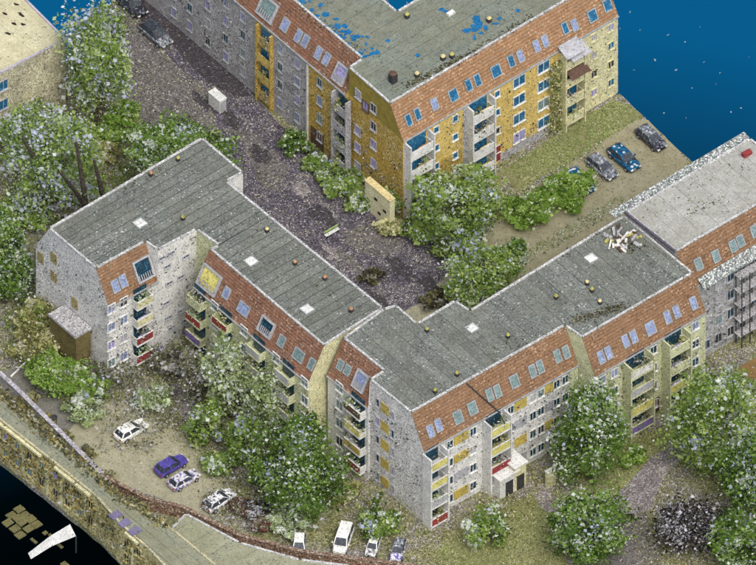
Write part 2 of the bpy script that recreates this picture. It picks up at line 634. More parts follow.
def dormer(face, p, parent, w, h, back, cheek=None):
    """a loggia cut into the roof slope: white surround, deep dark recess, back panel"""
    o = put('roof_loggia', tpl(('loggia_surround', w, h), frame_fn(w, h, .2, .26, False, False), cheek or M_GREYP), face, p, parent)
    sub('back_panel', tpl(('back_panel', w, h), lambda m: m.cbox((0, .06, 0), w - .5, .06, h - .5), back), o)
    sub('railing', tpl(('loggia_railing', w, h), lambda m: [m.cbox((x, .24, -h / 2 + .55), .08, .1, .7) for x in np.linspace(-w / 2 + .3, w / 2 - .3, 7)], M_GREYP), o)
    return o


dormer(fs, fs.px(143, 269), L, 2.3, 2.6, M_GLASS)
for f in range(4):
    z = 1.0 + 2.75 * f
    balcony(fw, fw.xz(140, z), 2.2, 1.0, L, [M_RED, M_RED, M_CREAM, M_CREAM][f], clutter=M_LILAC if f in (1, 2) else None)
    for x in (112, 124):
        window(fw, fw.xz(x, z + 1.3), 1.1, 1.3, L, M_LILAC if f == 1 else M_GLASSB)
sw = Face(Vector((eav[7].x, eav[7].y, 0)), (eav[8] - eav[7]), A, Zv)
for z, xs in ((13.6, (163, 172)), (11.9, (168, 186)), (9.2, (170, 181)), (6.4, (167, 188)), (4.0, (169, 181)), (2.2, (172, 186))):
    for x in xs:
        window(sw, sw.xz(x, z), .9, .45, L, M_GLASS, M_GREYP)
# court side
cs, cw = Le[4]['slope'], Le[4]['wall']
dormer(cs, cs.px(210, 280), L, 3.0, 2.6, M_OLIVEP)
for x, y, w in ((227, 293, .95), (244, 309, 1.7), (282, 341, 1.0), (299, 355, 1.6), (312, 364, .9)):
    skylight(cs, cs.px(x, y), L, w, 1.35, M_GLASSB if x < 260 else M_GLASSG)
dormer(cs, cs.px(267, 327), L, 2.2, 1.9, M_GLASS)
for f in range(4):
    z = 1.0 + 2.75 * f
    for q, x in enumerate((203, 229, 262, 291)):
        balcony(cw, cw.xz(x - 2, z), 2.3, 1.1, L, [M_RED, M_PURPLE, M_RED, M_PALEG][(f + q) % 4] if q < 2 else M_GREYP,
                clutter=M_LILAC if f % 2 == 0 else None, side=M_PALEG)
    for x in (216, 245, 277, 305):
        window(cw, cw.xz(x, z + 1.3), 1.2, 1.3, L, M_GLASSG)
# left gable: sparse olive panels and the low annex
gw = Face(Vector((eav[10].x, eav[10].y, 0)), (eav[10] - eav[11]), -U, Zv)
for x, z in ((54, 11.2), (54, 8.4), (75, 7.0), (41, 9.5), (88, 4.4)):
    panel(gw, gw.xz(x, z), 1.0, 1.5, L, wallmat('olive_blind', (150, 138, 92), .12, .06), 'window_blind')
aw = gw.xz(63, 0)
MB().box(gw.xz(66, 0) - U * 2.2, gw.xz(92, 0) - gw.xz(66, 0), U * 2.0, Zv * 5.4).build('annex', wallmat('annex_brown', (104, 94, 60), .12, .12), L)
MB().box(gw.xz(66, 5.4) - U * 2.4 - A * .1, gw.xz(92, 0) - gw.xz(66, 0) + A * .2, U * 2.3, Zv * .3).build('annex_roof', M_GREYW, L)

# ---- right wing ----------------------------------------------------------------
R = root('apartment_block', P(540, 450), 'white apartment block with ochre panels and orange mansard, front of picture right of centre', 'building')
Rv = [(383.5, 309.5, 0, 0), (396, 305.6, 0, 0), (417, 324, 0, 0), (455, 301, 0, 0), (470, 311, 0, 0), (624, 216, 0, 0), (692.5, 273.5, 0, MD),
      (582, 338, 0, MD), (565, 326, 0, MD), (411, 413, 0, MD), (370, 380, 0, 0), (384, 371, -MD, 0), (343.4, 338.5, -MD, 0)]
lip, eav, Re, Rroof = shell(R, Rv, H, HE, {
    0: (M_GABLE, M_GABLE), 1: (M_GABLE, M_GABLE), 2: (M_GABLE, M_GABLE), 3: (M_GABLE, M_GABLE), 4: (M_GABLE, M_GABLE), 5: (M_PALEG, M_PALEG),
    6: (M_PALEG, ('mansard', M_TILE)), 7: (M_PALEG, M_PALEG), 8: (M_WHITE, ('mansard', M_TILE)), 9: (M_GABLE, M_GABLE), 10: (M_WHITE, M_WHITE),
    11: (M_WHITE, ('mansard', M_TILE_SHADE))}, M_FELT, A, 1.35)
for x, y, c in ((427, 328, 'y'), (457, 386 - 14, 'y'), (435, 389, 'y'), (508, 334, 'y'), (556, 295, 'y'), (592, 288, 'y'), (587, 281, 't'), (600, 300, 't')):
    vent(Rroof, x, y + 4, H, CAPS[c])
for x, y in ((472, 329), (591, 259)):
    hatch(Rroof, x, y, H, 1.2)
s1, w1 = Re[8]['slope'], Re[8]['wall']
s2, w2 = Re[6]['slope'], Re[6]['wall']
s3, w3 = Re[11]['slope'], Re[11]['wall']
for x, y, b in ((430, 431, 0), (438, 425, 0), (457.6, 417, 1), (472, 408, 1), (489, 394.6, 0), (497, 391, 0), (514, 381, 1), (532, 371, 0), (539.6, 366.6, 0), (557, 356, 0), (565.6, 352, 0)):
    skylight(s1, s1.px(x, y), R, 1.15 if b else .85, 1.5, M_GLASSB if x < 445 else M_GLASSG)
for x, y, b in ((600.6, 357, 0), (608, 352.5, 0), (625, 341, 0), (633, 336.6, 0), (650, 328, 1), (667, 317, 0), (676, 311.6, 0), (693, 303, 0)):
    skylight(s2, s2.px(x, y), R, 1.25 if b else .85, 1.5, M_GLASSB)
for x, y in ((341, 365), (348, 370)):
    skylight(s3, s3.px(x, y), R, .9, 1.2, M_GLASSG)
dormer(s3, s3.px(361, 381), R, 1.8, 2.2, M_GLASSB)
# gable with five storeys of ochre panels
g1 = Face(Vector((eav[9].x, eav[9].y, 0)), (eav[9] - eav[10]), -U, Zv)
for f in range(5):
    z = 1.3 + 2.8 * f
    panel(g1, g1.xz(386, z), 1.3, 1.35, R, M_PANEL)
    window(g1, g1.xz(379.5, z + .1), .6, 1.2, R, M_DARK, M_GREYP)
    window(g1, g1.xz(394, z), .55, 1.3, R, M_GREYP, M_GREYP)


def balcony_stack(rt, face, x0, x1, depth, zs, mats, side, ztop, glass=None, clutter=None, both=True):
    p0, p1 = face.xz(x0, 0), face.xz(x1, 0)
    d = (p1 - p0); w = round(d.length, 2); dn = d.normalized()
    for q, (pp, s_) in enumerate(((p0, -1), (p1, 1))):
        if q and not both: continue
        MB().box(pp + dn * (s_ * .0 - .09) + face.n * .02, dn * .18, face.n * (depth + .05), Zv * ztop).build('pier', side, rt)
    for z, mt in zip(zs, mats):
        balcony(face, face.xz((x0 + x1) / 2, z), round(w - .22, 2), depth, rt, mt, glass, side, clutter=clutter)


Z4 = [.35, 3.1, 5.9, 8.7]
balcony_stack(R, w1, 424.8, 442, 1.4, Z4, [M_RED, M_GREYP, M_OLIVEP, M_OLIVEP], M_WHITE, 10.6, clutter=M_GREYP)
balcony_stack(R, w1, 484, 504, 1.4, Z4, [M_GREYP, M_RED, M_OLIVEP, M_OLIVEP], M_WHITE, 10.6, clutter=M_CAPY)
for f in range(4):
    z = 1.5 + 2.75 * f
    for x in (451, 474):
        window(w1, w1.xz(x, z), .95, 1.25, R)
    panel(w1, w1.xz(462.5, z), 2.0, 1.25, R, M_GREYP if f == 1 else M_PANEL)
    for x in (511, 533, 541, 556.5, 565):
        window(w1, w1.xz(x, z), .95, 1.25, R)
    panel(w1, w1.xz(521, z), 1.7, 1.3, R, M_PANEL if f % 2 else M_GREYP)
    panel(w1, w1.xz(548.8, z), 1.2, 1.3, R, M_PANEL if f % 2 else M_GREYP)
MB().box(w1.xz(569, 0) + A * .03, w1.xz(577, 0) - w1.xz(569, 0), A * .12, Zv * 10.6).build('drain_panel', M_PALEG, R)
balcony_stack(R, w2, 623, 646, 1.4, Z4, [M_PURPLE, M_OLIVEP, M_GREYP, M_WHITE], M_PALEG, 10.6, clutter=None)
balcony_stack(R, w2, 662, 683, 1.4, Z4, [M_GREYP, M_OLIVEP, M_PALEG, M_PALEG], M_PALEG, 10.6, clutter=M_LILAC)
for f in range(4):
    z = 1.5 + 2.75 * f
    for x in (602, 614, 653, 695):
        window(w2, w2.xz(x, z), 1.0, 1.25, R, M_GLASSB if f == 3 else M_GLASS)
panel(w2, w2.xz(655, 1.1), 1.1, 2.2, R, M_BROWN, 'entrance_door')
# courtyard wall under the left mansard
for f in range(4):
    z = 1.0 + 2.75 * f
    balcony(w3, w3.xz(359, z), 2.6, 1.0, R, [M_RED, M_PANEL, M_OLIVEP, M_BROWN][f], clutter=M_GREYP)
    window(w3, w3.xz(341, z + 1.3), 1.2, 1.4, R, M_GLASSG)
MB().tube([s1.px(466, 383) + A * .1, s1.px(497, 410) + A * .3, w1.xz(497, 10.0) + A * 1.5], .07, 6).build('cable_mast', M_DARK, R)
# entrance canopies
for x, wv, h in ((510, 2.6, 2.9), (521, 1.6, 3.5)):
    p = w1.xz(x - 14, 0)
    MB().box(p + A * .1 - U * wv / 2, U * wv, A * 2.3, Zv * h).build('entrance_porch', M_WHITE if x < 515 else M_CREAM, R)
    MB().box(p + A * .0 - U * (wv / 2 + .15) + Zv * h, U * (wv + .3), A * 2.6, Zv * .18).build('porch_roof', M_FRAMEW, R)
    MB().box(p + A * 2.42 - U * .5, U * 1.0, A * .06, Zv * 2.1).build('entrance_door', M_DARK, R)

# ---- far yellow corner block --------------------------------------------------
HY, HYE = 15.8, 11.8
Y = root('corner_block', P(470, 190), 'yellow and grey corner apartment block with grey flat roof, top of picture', 'building')
Yv = [(390, 104, 0, MD), (605, -22, 0, MD), (544, -74, 0, 0), (397, 12, 0, 0), (191, -164, 0, 0), (130, -139, -MD, 0), (362, 59, -MD, 0), (349, 68, 0, 0)]
lip, eav, Ye, Yroof = shell(Y, Yv, HY, HYE, {
    0: (M_YELLOW, ('mansard', M_TILEY)), 1: (M_CREAM, M_CREAM), 2: (M_GABLE, M_GABLE), 3: (M_GABLE, M_GABLE), 4: (M_GABLE, M_GABLE),
    5: (M_GREYW, ('mansard', M_TILE_SHADE)), 6: (M_YELLOWS, M_OLIVE), 7: (M_YELLOWS, M_OLIVE)}, M_FELTY, U, 1.6, curb=M_CURB)
ys, yw = Ye[0]['slope'], Ye[0]['wall']
ts, tw = Ye[5]['slope'], Ye[5]['wall']
for x, y, w in ((408, 120, .8), (417, 114, .8), (434, 104, .9), (453, 95, 1.2), (468, 85, .85), (477, 80, .85), (495.6, 71, 1.3), (510.6, 61, .85), (520, 56, .85),
                (536, 46, .8), (544.6, 41, .8), (564.6, 28, .8), (574, 25, .8), (592, 15.6, 1.2), (607, 5, 1.1)):
    skylight(ys, ys.px(x, y), Y, w, 1.4, M_GLASST if (w > 1 or int(x) % 3 == 0) else M_GLASSB, M_FRAMEG)
for x, y, w in ((285.6, 25, 1.1), (299, 36, .9), (306, 41, .9), (319, 53, .9), (327, 59, .9)):
    skylight(ts, ts.px(x, y), Y, w, 1.5, M_GLASSB, M_FRAMEG)
dormer(ts, ts.px(268, 9), Y, 2.6, 2.4, M_GLASSG)
dormer(ts, ts.px(341, 74), Y, 1.8, 2.2, M_LILAC)
# parts of the garden front in other paint
def paint(face, x0, x1, z0, z1, mat, parent, name='wall_panel', d=.02):
    a, b = face.xz(x0, z0), face.xz(x1, z0)
    MB().box(a + face.n * .012, b - a, face.n * d, Zv * (z1 - z0)).build(name, mat, parent)
paint(yw, 566, 618, .02, 11.6, M_CREAM, Y)
paint(yw, 500, 564, .02, 1.2, M_GREYW, Y, 'plinth')
paint(yw, 463, 469, .02, 11.4, M_GREYW, Y, 'pilaster')
paint(yw, 432, 462, .02, 5.5, M_YELLOWS, Y)
for f in range(4):
    z = 2.3 + 2.8 * f
    for x in (519, 543.5):
        window(yw, yw.xz(x, z), 1.7, 1.5, Y, M_GLASST)
    for x in (455, 436, 497):
        window(yw, yw.xz(x, z), .8, 1.0, Y, M_GLASST)
    for x in (594, 611):
        window(yw, yw.xz(x, z), .9, 1.1, Y, M_GLASST, M_CREAM)
balcony_stack(Y, yw, 404.5, 428, 1.1, [1.0, 3.8, 6.6, 9.4][:], [M_FRAMEW] * 4, M_WHITE, 11.5, M_GLASST, M_CAPO)
balcony_stack(Y, yw, 467, 489, 1.1, [1.0, 3.8, 6.6, 9.4], [M_FRAMEW] * 4, M_WHITE, 11.5, M_GLASST, M_CAPT)
balcony_stack(Y, yw, 560, 579, 1.1, [1.0, 3.8, 6.6, 9.4], [M_CREAM] * 4, M_CREAM, 11.5, M_GLASST, M_CAPO)
panel(yw, yw.xz(495, 1.6), 1.4, 2.2, Y, M_RED, 'entrance_door', .12)
for x, z, m_ in ((571, 9.0, M_BROWN), (566, 12.6, M_GREYP), (572, 11.7, M_GREYP)):
    p = yw.xz(x, z)
    MB().box(p + A * .2 - U * 1.3, U * 2.6, A * 1.7 - Zv * .7, Zv * .06).build('awning', m_, Y)
# gable towards the street
yg = Face(Vector((eav[7].x, eav[7].y, 0)), (eav[0] - eav[7]), -U, Zv)
for x, y in ((358, 130), (374, 126), (358, 147), (374, 144), (358, 166), (374, 163), (358.6, 94), (374, 108)):
    window(yg, yg.px(x, y), 1.0, 1.3, Y, M_LILAC, M_GREYP)
window(yg, yg.px(366, 106), 1.1, 1.4, Y, M_DARK, M_BROWN)
# street front: grey, balcony bay, grey, yellow, balcony bay
paint(tw, 308, 333, .02, 11.6, M_YELLOWS, Y)
paint(tw, 255, 271, .02, 11.6, M_YELLOWS, Y)
MB().box(tw.xz(307, 0) - U * .02, tw.xz(308.2, 0) - tw.xz(307, 0), -U * .2, Zv * 11.5).build('downpipe', M_FRAMEW, Y)
for f in range(4):
    z = 2.0 + 2.75 * f
    for x in (280, 297, 319.5, 226, 243, 208, 190, 174):
        window(tw, tw.xz(x, z), .9, 1.3, Y, M_GLASSB if (f + int(x)) % 2 else M_LILAC, M_FRAMEG)
balcony_stack(Y, tw, 259, 273, .5, [.8, 3.5, 6.3, 9.0], [M_YELLOW] * 4, M_YELLOWS, 11.4, M_GLASST)
balcony_stack(Y, tw, 336, 350, .7, [.8, 3.5, 6.3, 9.0], [M_GREYP] * 4, M_GREYW, 11.4, M_GLASS)
panel(tw, tw.xz(317, 1.3), 2.2, 2.6, Y, M_BROWN, 'passage_door')
for x, y, c in ((407, 18, 'y'), (443, 60, 't'), (417, 77, 't'), (489, 22, 't'), (452, 58, 'y')):
    vent(Yroof, x, y, HY, CAPS[c], .22, .5)
vent(Yroof, 393, 82, HY, M_BROWN, .36, 1.2)
rr = random.Random(5)
for i in range(64):
    t = rr.random()
    x = 298 + 75 * t + rr.gauss(0, 6); y = 2 + 58 * t + rr.gauss(0, 5) - 3
    if y > 59 - .84 * (362 - x) - 3: continue
    add_patch(Yroof, blot(x, y, rr.uniform(1.2, 4.2), rr.uniform(.9, 2.6), 13, i), HY, M_BLUEH, .062 + .0005 * i)
for i in range(16):
    add_patch(Yroof, blot(477 + rr.gauss(0, 5), 27 + rr.gauss(0, 6), rr.uniform(1.5, 5.5), rr.uniform(1.2, 4), 13, 100 + i), HY, M_BLUEH, .062 + .0005 * i)
for i, (x, y) in enumerate(((418, 56), (388, 41), (441, 10), (499, 19), (446, 12), (518, 11))):
    add_patch(Yroof, blot(x, y, 3, 2, 11, 60 + i), HY, M_BLUEH, .08)
MB().box(P(446, 15, HY) + Zv * .06, U * .9, A * .5, Zv * .25).build('roof_box', M_FRAMEW, Yroof)

# ---- right-hand block with pale concrete roof ------------------------------------
HF, HFE = 15.7, 11.6
F = root('apartment_block', P(760, 380), 'grey apartment block with pale concrete roof and orange mansard at right edge', 'building')
Fv = [(626, 213, 0, -1.0), (676, 252, 0, MD), (800, 180, 0, MD), (750, 139, 0, -1.0)]
lip, eav, Fe, Froof = shell(F, Fv, HF, HFE, {0: (M_PURPLE if False else M_SCAF, M_SCAF), 1: (M_SCAF, ('mansard', M_TILE)), 2: (M_SCAF, M_SCAF), 3: (M_SCAF, M_STRIP)},
                            M_SLAB, A, 2.2, jointmat=wallmat('slab_joint', (120, 120, 112), .1, .1), curb=M_CURB)
# dark end wall standing above the neighbouring roof, chequered flashing along the back and above the front wall
MB().box(P(626, 213, HF) + Zv * .02 - U * .25, P(676, 252, HF) - P(626, 213, HF), U * .22, Zv * .35).build('fire_wall', wallmat('dark_slate', (92, 88, 98), .15, .1), F)
MB().box(P(626, 213, HF) - A * .06 - U * 1.5 + Zv * .05, P(750, 139, HF) - P(626, 213, HF) + U * 1.5, -A * .95 + Zv * .2, Zv * .1).build('back_flashing', M_STRIP, F)
fsl, fwl = Fe[1]['slope'], Fe[1]['wall']
for x, y in ((698, 264), (715.5, 256), (732.6, 246), (740, 241), (754, 231)):
    skylight(fsl, fsl.px(x, y), F, .95, 1.4, M_GLASSG, M_FRAMEG)
q0 = fsl.px(697, 279); q1 = fsl.px(770, 236)
MB().box(q0 + A * .05, q1 - q0, A * 1.2 - Zv * .7, Zv * .1).build('scaffold_roof', M_STRIP, F)
for i in range(6):
    for f in range(4):
        if f and i == 0: continue
        window(fwl, fwl.xz(706 + i * 12, 1.8 + 2.75 * f), 1.0, 1.4, F, M_GREYP if i < 2 else M_GLASS, M_GREYP)
for i, x in enumerate((733, 741, 749, 757)):
    for o_ in (.5, 1.5):
        MB().tube([fwl.xz(x, 0) + A * o_, fwl.xz(x, 10.8) + A * o_], .07, 6).build('scaffold_pole', M_DARK, F)
for f in range(5):
    MB().box(fwl.xz(731, 1.8 + 2.2 * f) + A * .45, fwl.xz(762, 0) - fwl.xz(731, 0), A * 1.1, Zv * .07).build('scaffold_deck', M_GREYW, F)
M_LITW = wallmat('broken_white', (206, 204, 196), .12, .08)
rr = random.Random(3)
for i in range(34):
    x, y = 624 + rr.gauss(0, 10), 243 + rr.gauss(0, 6)
    p = P(x, y, H) + Zv * .1
    a = rr.uniform(0, 3)
    d = Vector((math.cos(a), math.sin(a), rr.uniform(-.1, .4))); e = Vector((-d.y, d.x, 0))
    MB().box(p, d * rr.uniform(.3, 1.1), e * rr.uniform(.15, .4), Zv * rr.uniform(.05, .3)).build('roof_rubble', rr.choice([M_LITW, M_LITW, M_CAPY, M_GREYP, M_BROWN, M_GREYW]), Rroof)

MB().box(P(741, 156, HF) + Zv * .06, U * 1.1, A * .6, Zv * .4).build('roof_box', M_RED, Froof)
# ---- cream house top left --------------------------------------------------------
HC = 10.0
C = root('house', P(20, 120), 'cream house with smooth sand-coloured flat roof, top left corner', 'house')
M_SAND = speck('sand_roof', [(0.02, (120, 112, 84)), (0.5, (186, 180, 148)), (0.4, (193, 188, 158)), (0.1, (205, 201, 176))], cell=.16,
               cols2=[(1, (178, 171, 137)), (1, (188, 183, 152))], patch=.2, obj_random=.02)
M_CREAMS = speck('mottled_cream_plaster', [(0.14, (128, 118, 90)), (0.3, (190, 182, 148)), (0.35, (212, 206, 172)), (0.2, (230, 226, 204))], cell=.12,
                 cols2=[(1, (150, 146, 126)), (1, (180, 176, 150)), (.6, (104, 98, 84))], patch=.2)
lipC, eavC, Ce, Croof = shell(C, [(66, 40, 0, 0), (-14, -40, 0, 0), (-120, 20, 0, 0), (-66, 108, 0, 0)], HC, HC - .02,
                              {0: (M_CREAMS, M_CREAMS), 1: (M_CREAMS, M_CREAMS), 2: (M_CREAMS, M_CREAMS), 3: (M_CREAMS, M_CREAMS)},
                              M_SAND, A, 3.4, jointmat=M_SAND, curb=wallmat('lilac_curb', (170, 164, 176), .12, .1), curb_w=.25)
cf = Face(Vector((eavC[3].x, eavC[3].y, 0)), eavC[0] - eavC[3], Vector((eavC[0] - eavC[3]).normalized().cross(Zv)), Zv)
for y in (85, 104, 121):
    window(cf, cf.px(3, y), 1.2, 1.5, C, M_GLASST, M_GREYP)
M_BLK = wallmat('plain_black', (44, 40, 36), .2, .1)  # black for roof marks, wall openings and the bin
for i, (x, y) in enumerate(((16, 5), (20, 14), (23, 25), (8, 34), (5, 14), (22, 16), (14, 24))):
    MB().prism([P(a, b, HC) for a, b in blot(x, y, 3.2, 1.2, 12, 30 + i, .35)], HC + .06, HC + .08 + .001 * i).build('roof_mark', M_BLK, Croof)

# ---- terrace bottom left -----------------------------------------------------------
HN = 6.0
N = root('terrace_row', P(60, 500), 'ochre terrace row with narrow grey roof above the dark drop, bottom left', 'building')
M_NY = speck('ochre_render', [(0.12, (96, 86, 54)), (0.3, (180, 162, 102)), (0.35, (204, 190, 132)), (0.2, (216, 208, 166))], cell=.16,
             cols2=[(1, (120, 106, 62)), (1, (190, 172, 104)), (.6, (60, 54, 44))], patch=.5)
Nv = [(-40, 362, 0, 0), (66, 452, 0, 0), (120, 499, 0, 0), (166, 524, 0, 0), (240, 585, 0, 0), (196, 600, 0, 0), (148, 549, 0, 0), (120, 524, 0, 0), (96, 497, 0, 0), (49, 459, 0, 0), (-60, 373, 0, 0)]
M_NROOF = speck('terrace_felt', [(0.08, (92, 96, 84)), (0.5, (128, 132, 116)), (0.4, (140, 142, 124))], cell=.14, cols2=[(1, (136, 134, 110)), (1, (122, 124, 104))], patch=.25, obj_random=.04)
lipN, eavN, Ne, Nroof = shell(N, Nv, HN, HN - .02, {i: ((M_GREYW, M_GREYW) if i < 4 else (M_NY, M_NY)) for i in range(11)},
                              M_NROOF, A, 1.3, curb=wallmat('terrace_curb', (176, 170, 140), .15, .15))
for (i0, i1, xs) in ((10, 9, (-6, 6, 18, 30, 42)), (9, 8, (56, 68, 80, 91)), (7, 6, (127, 139))):
    nf = Face(Vector((eavN[i0].x, eavN[i0].y, 0)), eavN[i1] - eavN[i0], (eavN[i1] - eavN[i0]).normalized().cross(Zv), Zv)
    for q, x in enumerate(xs):
        for z in (4.3, 1.8):
            window(nf, nf.xz(x, z), .9, 1.2, N, M_DARK if (q + int(z)) % 3 else M_GLASSG, M_NY)
        if q % 2: continue
        MB().box(nf.xz(x + 5, random.uniform(0, 2)) + nf.n * .03, nf.d * .3, nf.n * .16, Zv * random.uniform(2.4, 3.9)).build('pilaster', M_CREAM, N)
    MB().box(nf.xz(xs[0], 5.6) + nf.n * .03, nf.xz(xs[-1], 0) - nf.xz(xs[0], 0), nf.n * .35, Zv * .3).build('cornice', M_CREAM, N)
for i, (x, y) in enumerate(((108, 516), (117, 524), (127, 532))):
    MB().box(P(x, y, HN) + Zv * .07, A * 1.0, U * 1.3, Zv * .12).build('roof_window', wallmat('lilac_pane', (112, 106, 132), .1, .06), Nroof)
# lower flat-roofed garage behind the brick wall
GH = 3.0
G = root('garage', P(210, 560), 'low garage with mossy grey-green flat roof below the brick wall', 'garage')
Gv = [(186, 514, 0, 0), (240, 543, 0, 0), (300, 560, 0, 0), (350, 566, 0, 0), (360, 600, 0, 0), (250, 615, 0, 0), (168, 532, 0, 0)]
lipG, eavG, Ge, Groof = shell(G, Gv, GH, GH - .02, {i: (M_GREYW, M_GREYW) for i in range(7)},
                              speck('garage_felt', [(0.08, (98, 100, 82)), (0.5, (140, 142, 120)), (0.4, (152, 152, 130))], cell=.14,
                                    cols2=[(1, (128, 132, 112)), (1, (150, 146, 118))], patch=.25, obj_random=.03), U, 2.6, curb=M_CURB)

# ------------------------------------------------------------------ ground and surfaces
def jag(pts, step=1.2, amp=.18, seed=1, close=True):
    r = random.Random(seed)
    o = []
    n = len(pts)
    for i in range(n):
        a, b = pts[i], pts[(i + 1) % n]
        k = max(1, int((b - a).length / step))
        for j in range(k):
            q = a.lerp(b, j / k)
            o.append(q if j == 0 else q + Vector((r.gauss(0, amp), r.gauss(0, amp), 0)))
    return o


def sheet(name, pts, z, mat, kind='structure', jit=.18, seed=1, thick=None):
    poly = jag([P(x, y) for x, y in pts], 1.0, jit, seed)
    m = MB()
    if thick:
        m.prism(poly, z - thick, z)
    else:
        m.add([(p.x, p.y, z) for p in poly], [tuple(range(len(poly)))])
    o = m.build(name, mat)
    return tag(o, kind=kind)


M_GROUND = speck('lawn_soil', [(0.16, (78, 80, 50)), (0.35, (112, 112, 74)), (0.28, (132, 132, 90)), (0.14, (166, 164, 126)), (0.06, (56, 52, 42))], cell=.13,
                 cols2=[(.4, (106, 100, 94)), (.4, (130, 124, 116)), (.2, (80, 76, 76)), (.16, (184, 180, 180)), (.12, (160, 156, 178))], patch=.2)
M_ROAD = speck('asphalt', [(0.3, (56, 53, 58)), (0.4, (78, 73, 82)), (0.22, (98, 92, 104)), (0.07, (134, 128, 142)), (0.025, (186, 182, 178))], cell=.12,
               cols2=[(.4, (100, 94, 104)), (.3, (122, 116, 116)), (.25, (146, 140, 126)), (.3, (66, 62, 64)), (.08, (190, 186, 176))], patch=.22, thr=(.5, .6))
M_ROADD = speck('dark_asphalt', [(0.3, (50, 46, 48)), (0.5, (64, 60, 64)), (0.15, (84, 80, 86)), (0.03, (150, 146, 160))], cell=.12,
                cols2=[(.5, (56, 52, 54)), (.4, (76, 70, 72)), (.1, (120, 116, 110))], patch=.14)
M_PAVE = speck('sandy_paving', [(0.3, (70, 66, 67)), (0.35, (100, 96, 92)), (0.28, (122, 118, 106)), (0.05, (180, 174, 168))], cell=.13,
               cols2=[(.4, (100, 95, 98)), (.4, (118, 112, 112)), (.3, (74, 70, 74))], patch=.14)
M_PARK = speck('parking_gravel', [(0.05, (112, 108, 84)), (0.5, (152, 148, 124)), (0.4, (160, 156, 132)), (0.05, (182, 178, 160))], cell=.13,
               cols2=[(.5, (142, 138, 116)), (.4, (154, 151, 129))], patch=.15)
M_DRIVE = speck('grey_drive', [(0.1, (92, 90, 84)), (0.5, (112, 110, 102)), (0.4, (122, 120, 112))], cell=.13)
M_PATH = speck('path_asphalt', [(0.2, (84, 78, 80)), (0.45, (110, 104, 106)), (0.25, (128, 122, 124)), (0.1, (170, 164, 166))], cell=.13,
               cols2=[(.4, (140, 134, 132)), (.4, (112, 104, 96)), (.3, (176, 170, 168))], patch=.2)
M_LANE = speck('beige_lane', [(0.05, (104, 100, 80)), (0.5, (142, 138, 114)), (0.4, (150, 146, 122))], cell=.14, cols2=[(1, (134, 126, 98)), (1, (148, 142, 116))], patch=.15)
M_LAWN = speck('bright_lawn', [(0.18, (84, 88, 54)), (0.4, (118, 122, 78)), (0.3, (134, 138, 92)), (0.1, (164, 166, 128))], cell=.13,
               cols2=[(.5, (104, 112, 62)), (.5, (130, 124, 96))], patch=.25)

GP = [(-70, 403), (0, 461), (52, 502), (100, 540), (150, 592), (200, 640), (900, 640), (900, 340), (760, 222), (681, 152), (620, 94), (608, 96), (420, 205), (396, 190), (300, 108),
      (205, 28), (160, -12), (140, -30), (110, -30), (112, 4), (88, 34), (66, 62), (60, 100), (-70, 168)]
sheet('ground', GP, 0.0, M_GROUND, jit=.05, thick=.6)
sheet('pavement', [(112, 6), (128, 0), (150, 38), (214, 98), (222, 128), (150, 128), (128, 100)], .006, M_PAVE, jit=.25, seed=2)
sheet('road', [(114, -25), (150, -28), (176, 2), (255, 96), (300, 140), (330, 160), (352, 188), (392, 228), (436, 240), (500, 262), (500, 420), (385, 420), (240, 300), (225, 160),
               (216, 128), (214, 98), (150, 38)], .012, M_ROAD, jit=.2, seed=3)
sheet('road_strip', [(116, -25), (150, -26), (176, 4), (252, 96), (236, 98), (206, 82), (160, 34), (130, 8)], .018, M_ROADD, jit=.15, seed=13).name = 'road_lane'
for i, (x, y, rx, ry, mt) in enumerate(((400, 268, 26, 9, M_ROADD), (262, 156, 16, 9, M_ROADD), (320, 214, 20, 9, M_ROADD), (352, 262, 22, 6, M_PAVE), (300, 190, 14, 8, M_PATH),
                                        (430, 286, 18, 8, M_ROADD), (232, 120, 16, 7, M_ROADD), (330, 250, 14, 5, M_PATH), (205, 104, 18, 6, M_ROADD), (380, 300, 18, 6, M_ROADD))):
    sheet('road_patch', blot(x, y, rx, ry, 16, 200 + i, .7), .024 + .002 * i, mt, jit=.25, seed=40 + i)
sheet('pavement', [(340, 232), (372, 226), (404, 246), (392, 256), (360, 252)], .018, M_PAVE, jit=.5, seed=31)
sheet('pavement', [(236, 130), (262, 136), (286, 172), (280, 196), (256, 180)], .018, M_PAVE, jit=.5, seed=32)
sheet('pavement', [(396, 322), (440, 282), (468, 262), (500, 250), (500, 330), (440, 360), (404, 350)], .018, M_PARK, jit=.4, seed=4)
sheet('lawn', [(498, 172), (612, 100), (628, 104), (644, 118), (560, 168), (520, 190)], .006, M_LAWN, jit=.1, seed=5)
sheet('lane', [(636, 120), (648, 120), (681, 153), (702, 190), (640, 300), (470, 300), (480, 240), (520, 196), (560, 170)], .012, M_LANE, jit=.05, seed=6)
sheet('lawn', [(598, 470), (628, 440), (668, 428), (684, 436), (650, 462), (616, 492)], .004, M_LAWN, jit=.35, seed=21)
sheet('lawn', [(436, 548), (470, 520), (540, 488), (566, 516), (560, 572), (440, 574)], .004, M_LAWN, jit=.4, seed=22)
sheet('parking_area', [(40, 418), (78, 420), (112, 400), (150, 412), (188, 440), (226, 470), (232, 500), (206, 520), (170, 504), (108, 476), (70, 446)], .006, M_PARK, jit=.15, seed=7)
sheet('driveway', [(2, 372), (14, 368), (34, 372), (78, 420), (64, 436), (40, 412), (20, 392)], .012, M_DRIVE, jit=.08, seed=8)
sheet('path', [(168, 384), (178, 384), (203, 414), (200, 428), (184, 420)], .006, M_PATH, jit=.1, seed=9)
sheet('path', [(612, 500), (640, 470), (676, 436), (700, 420), (712, 428), (690, 446), (664, 478), (650, 510), (628, 516)], .008, M_PATH, jit=.15, seed=10)
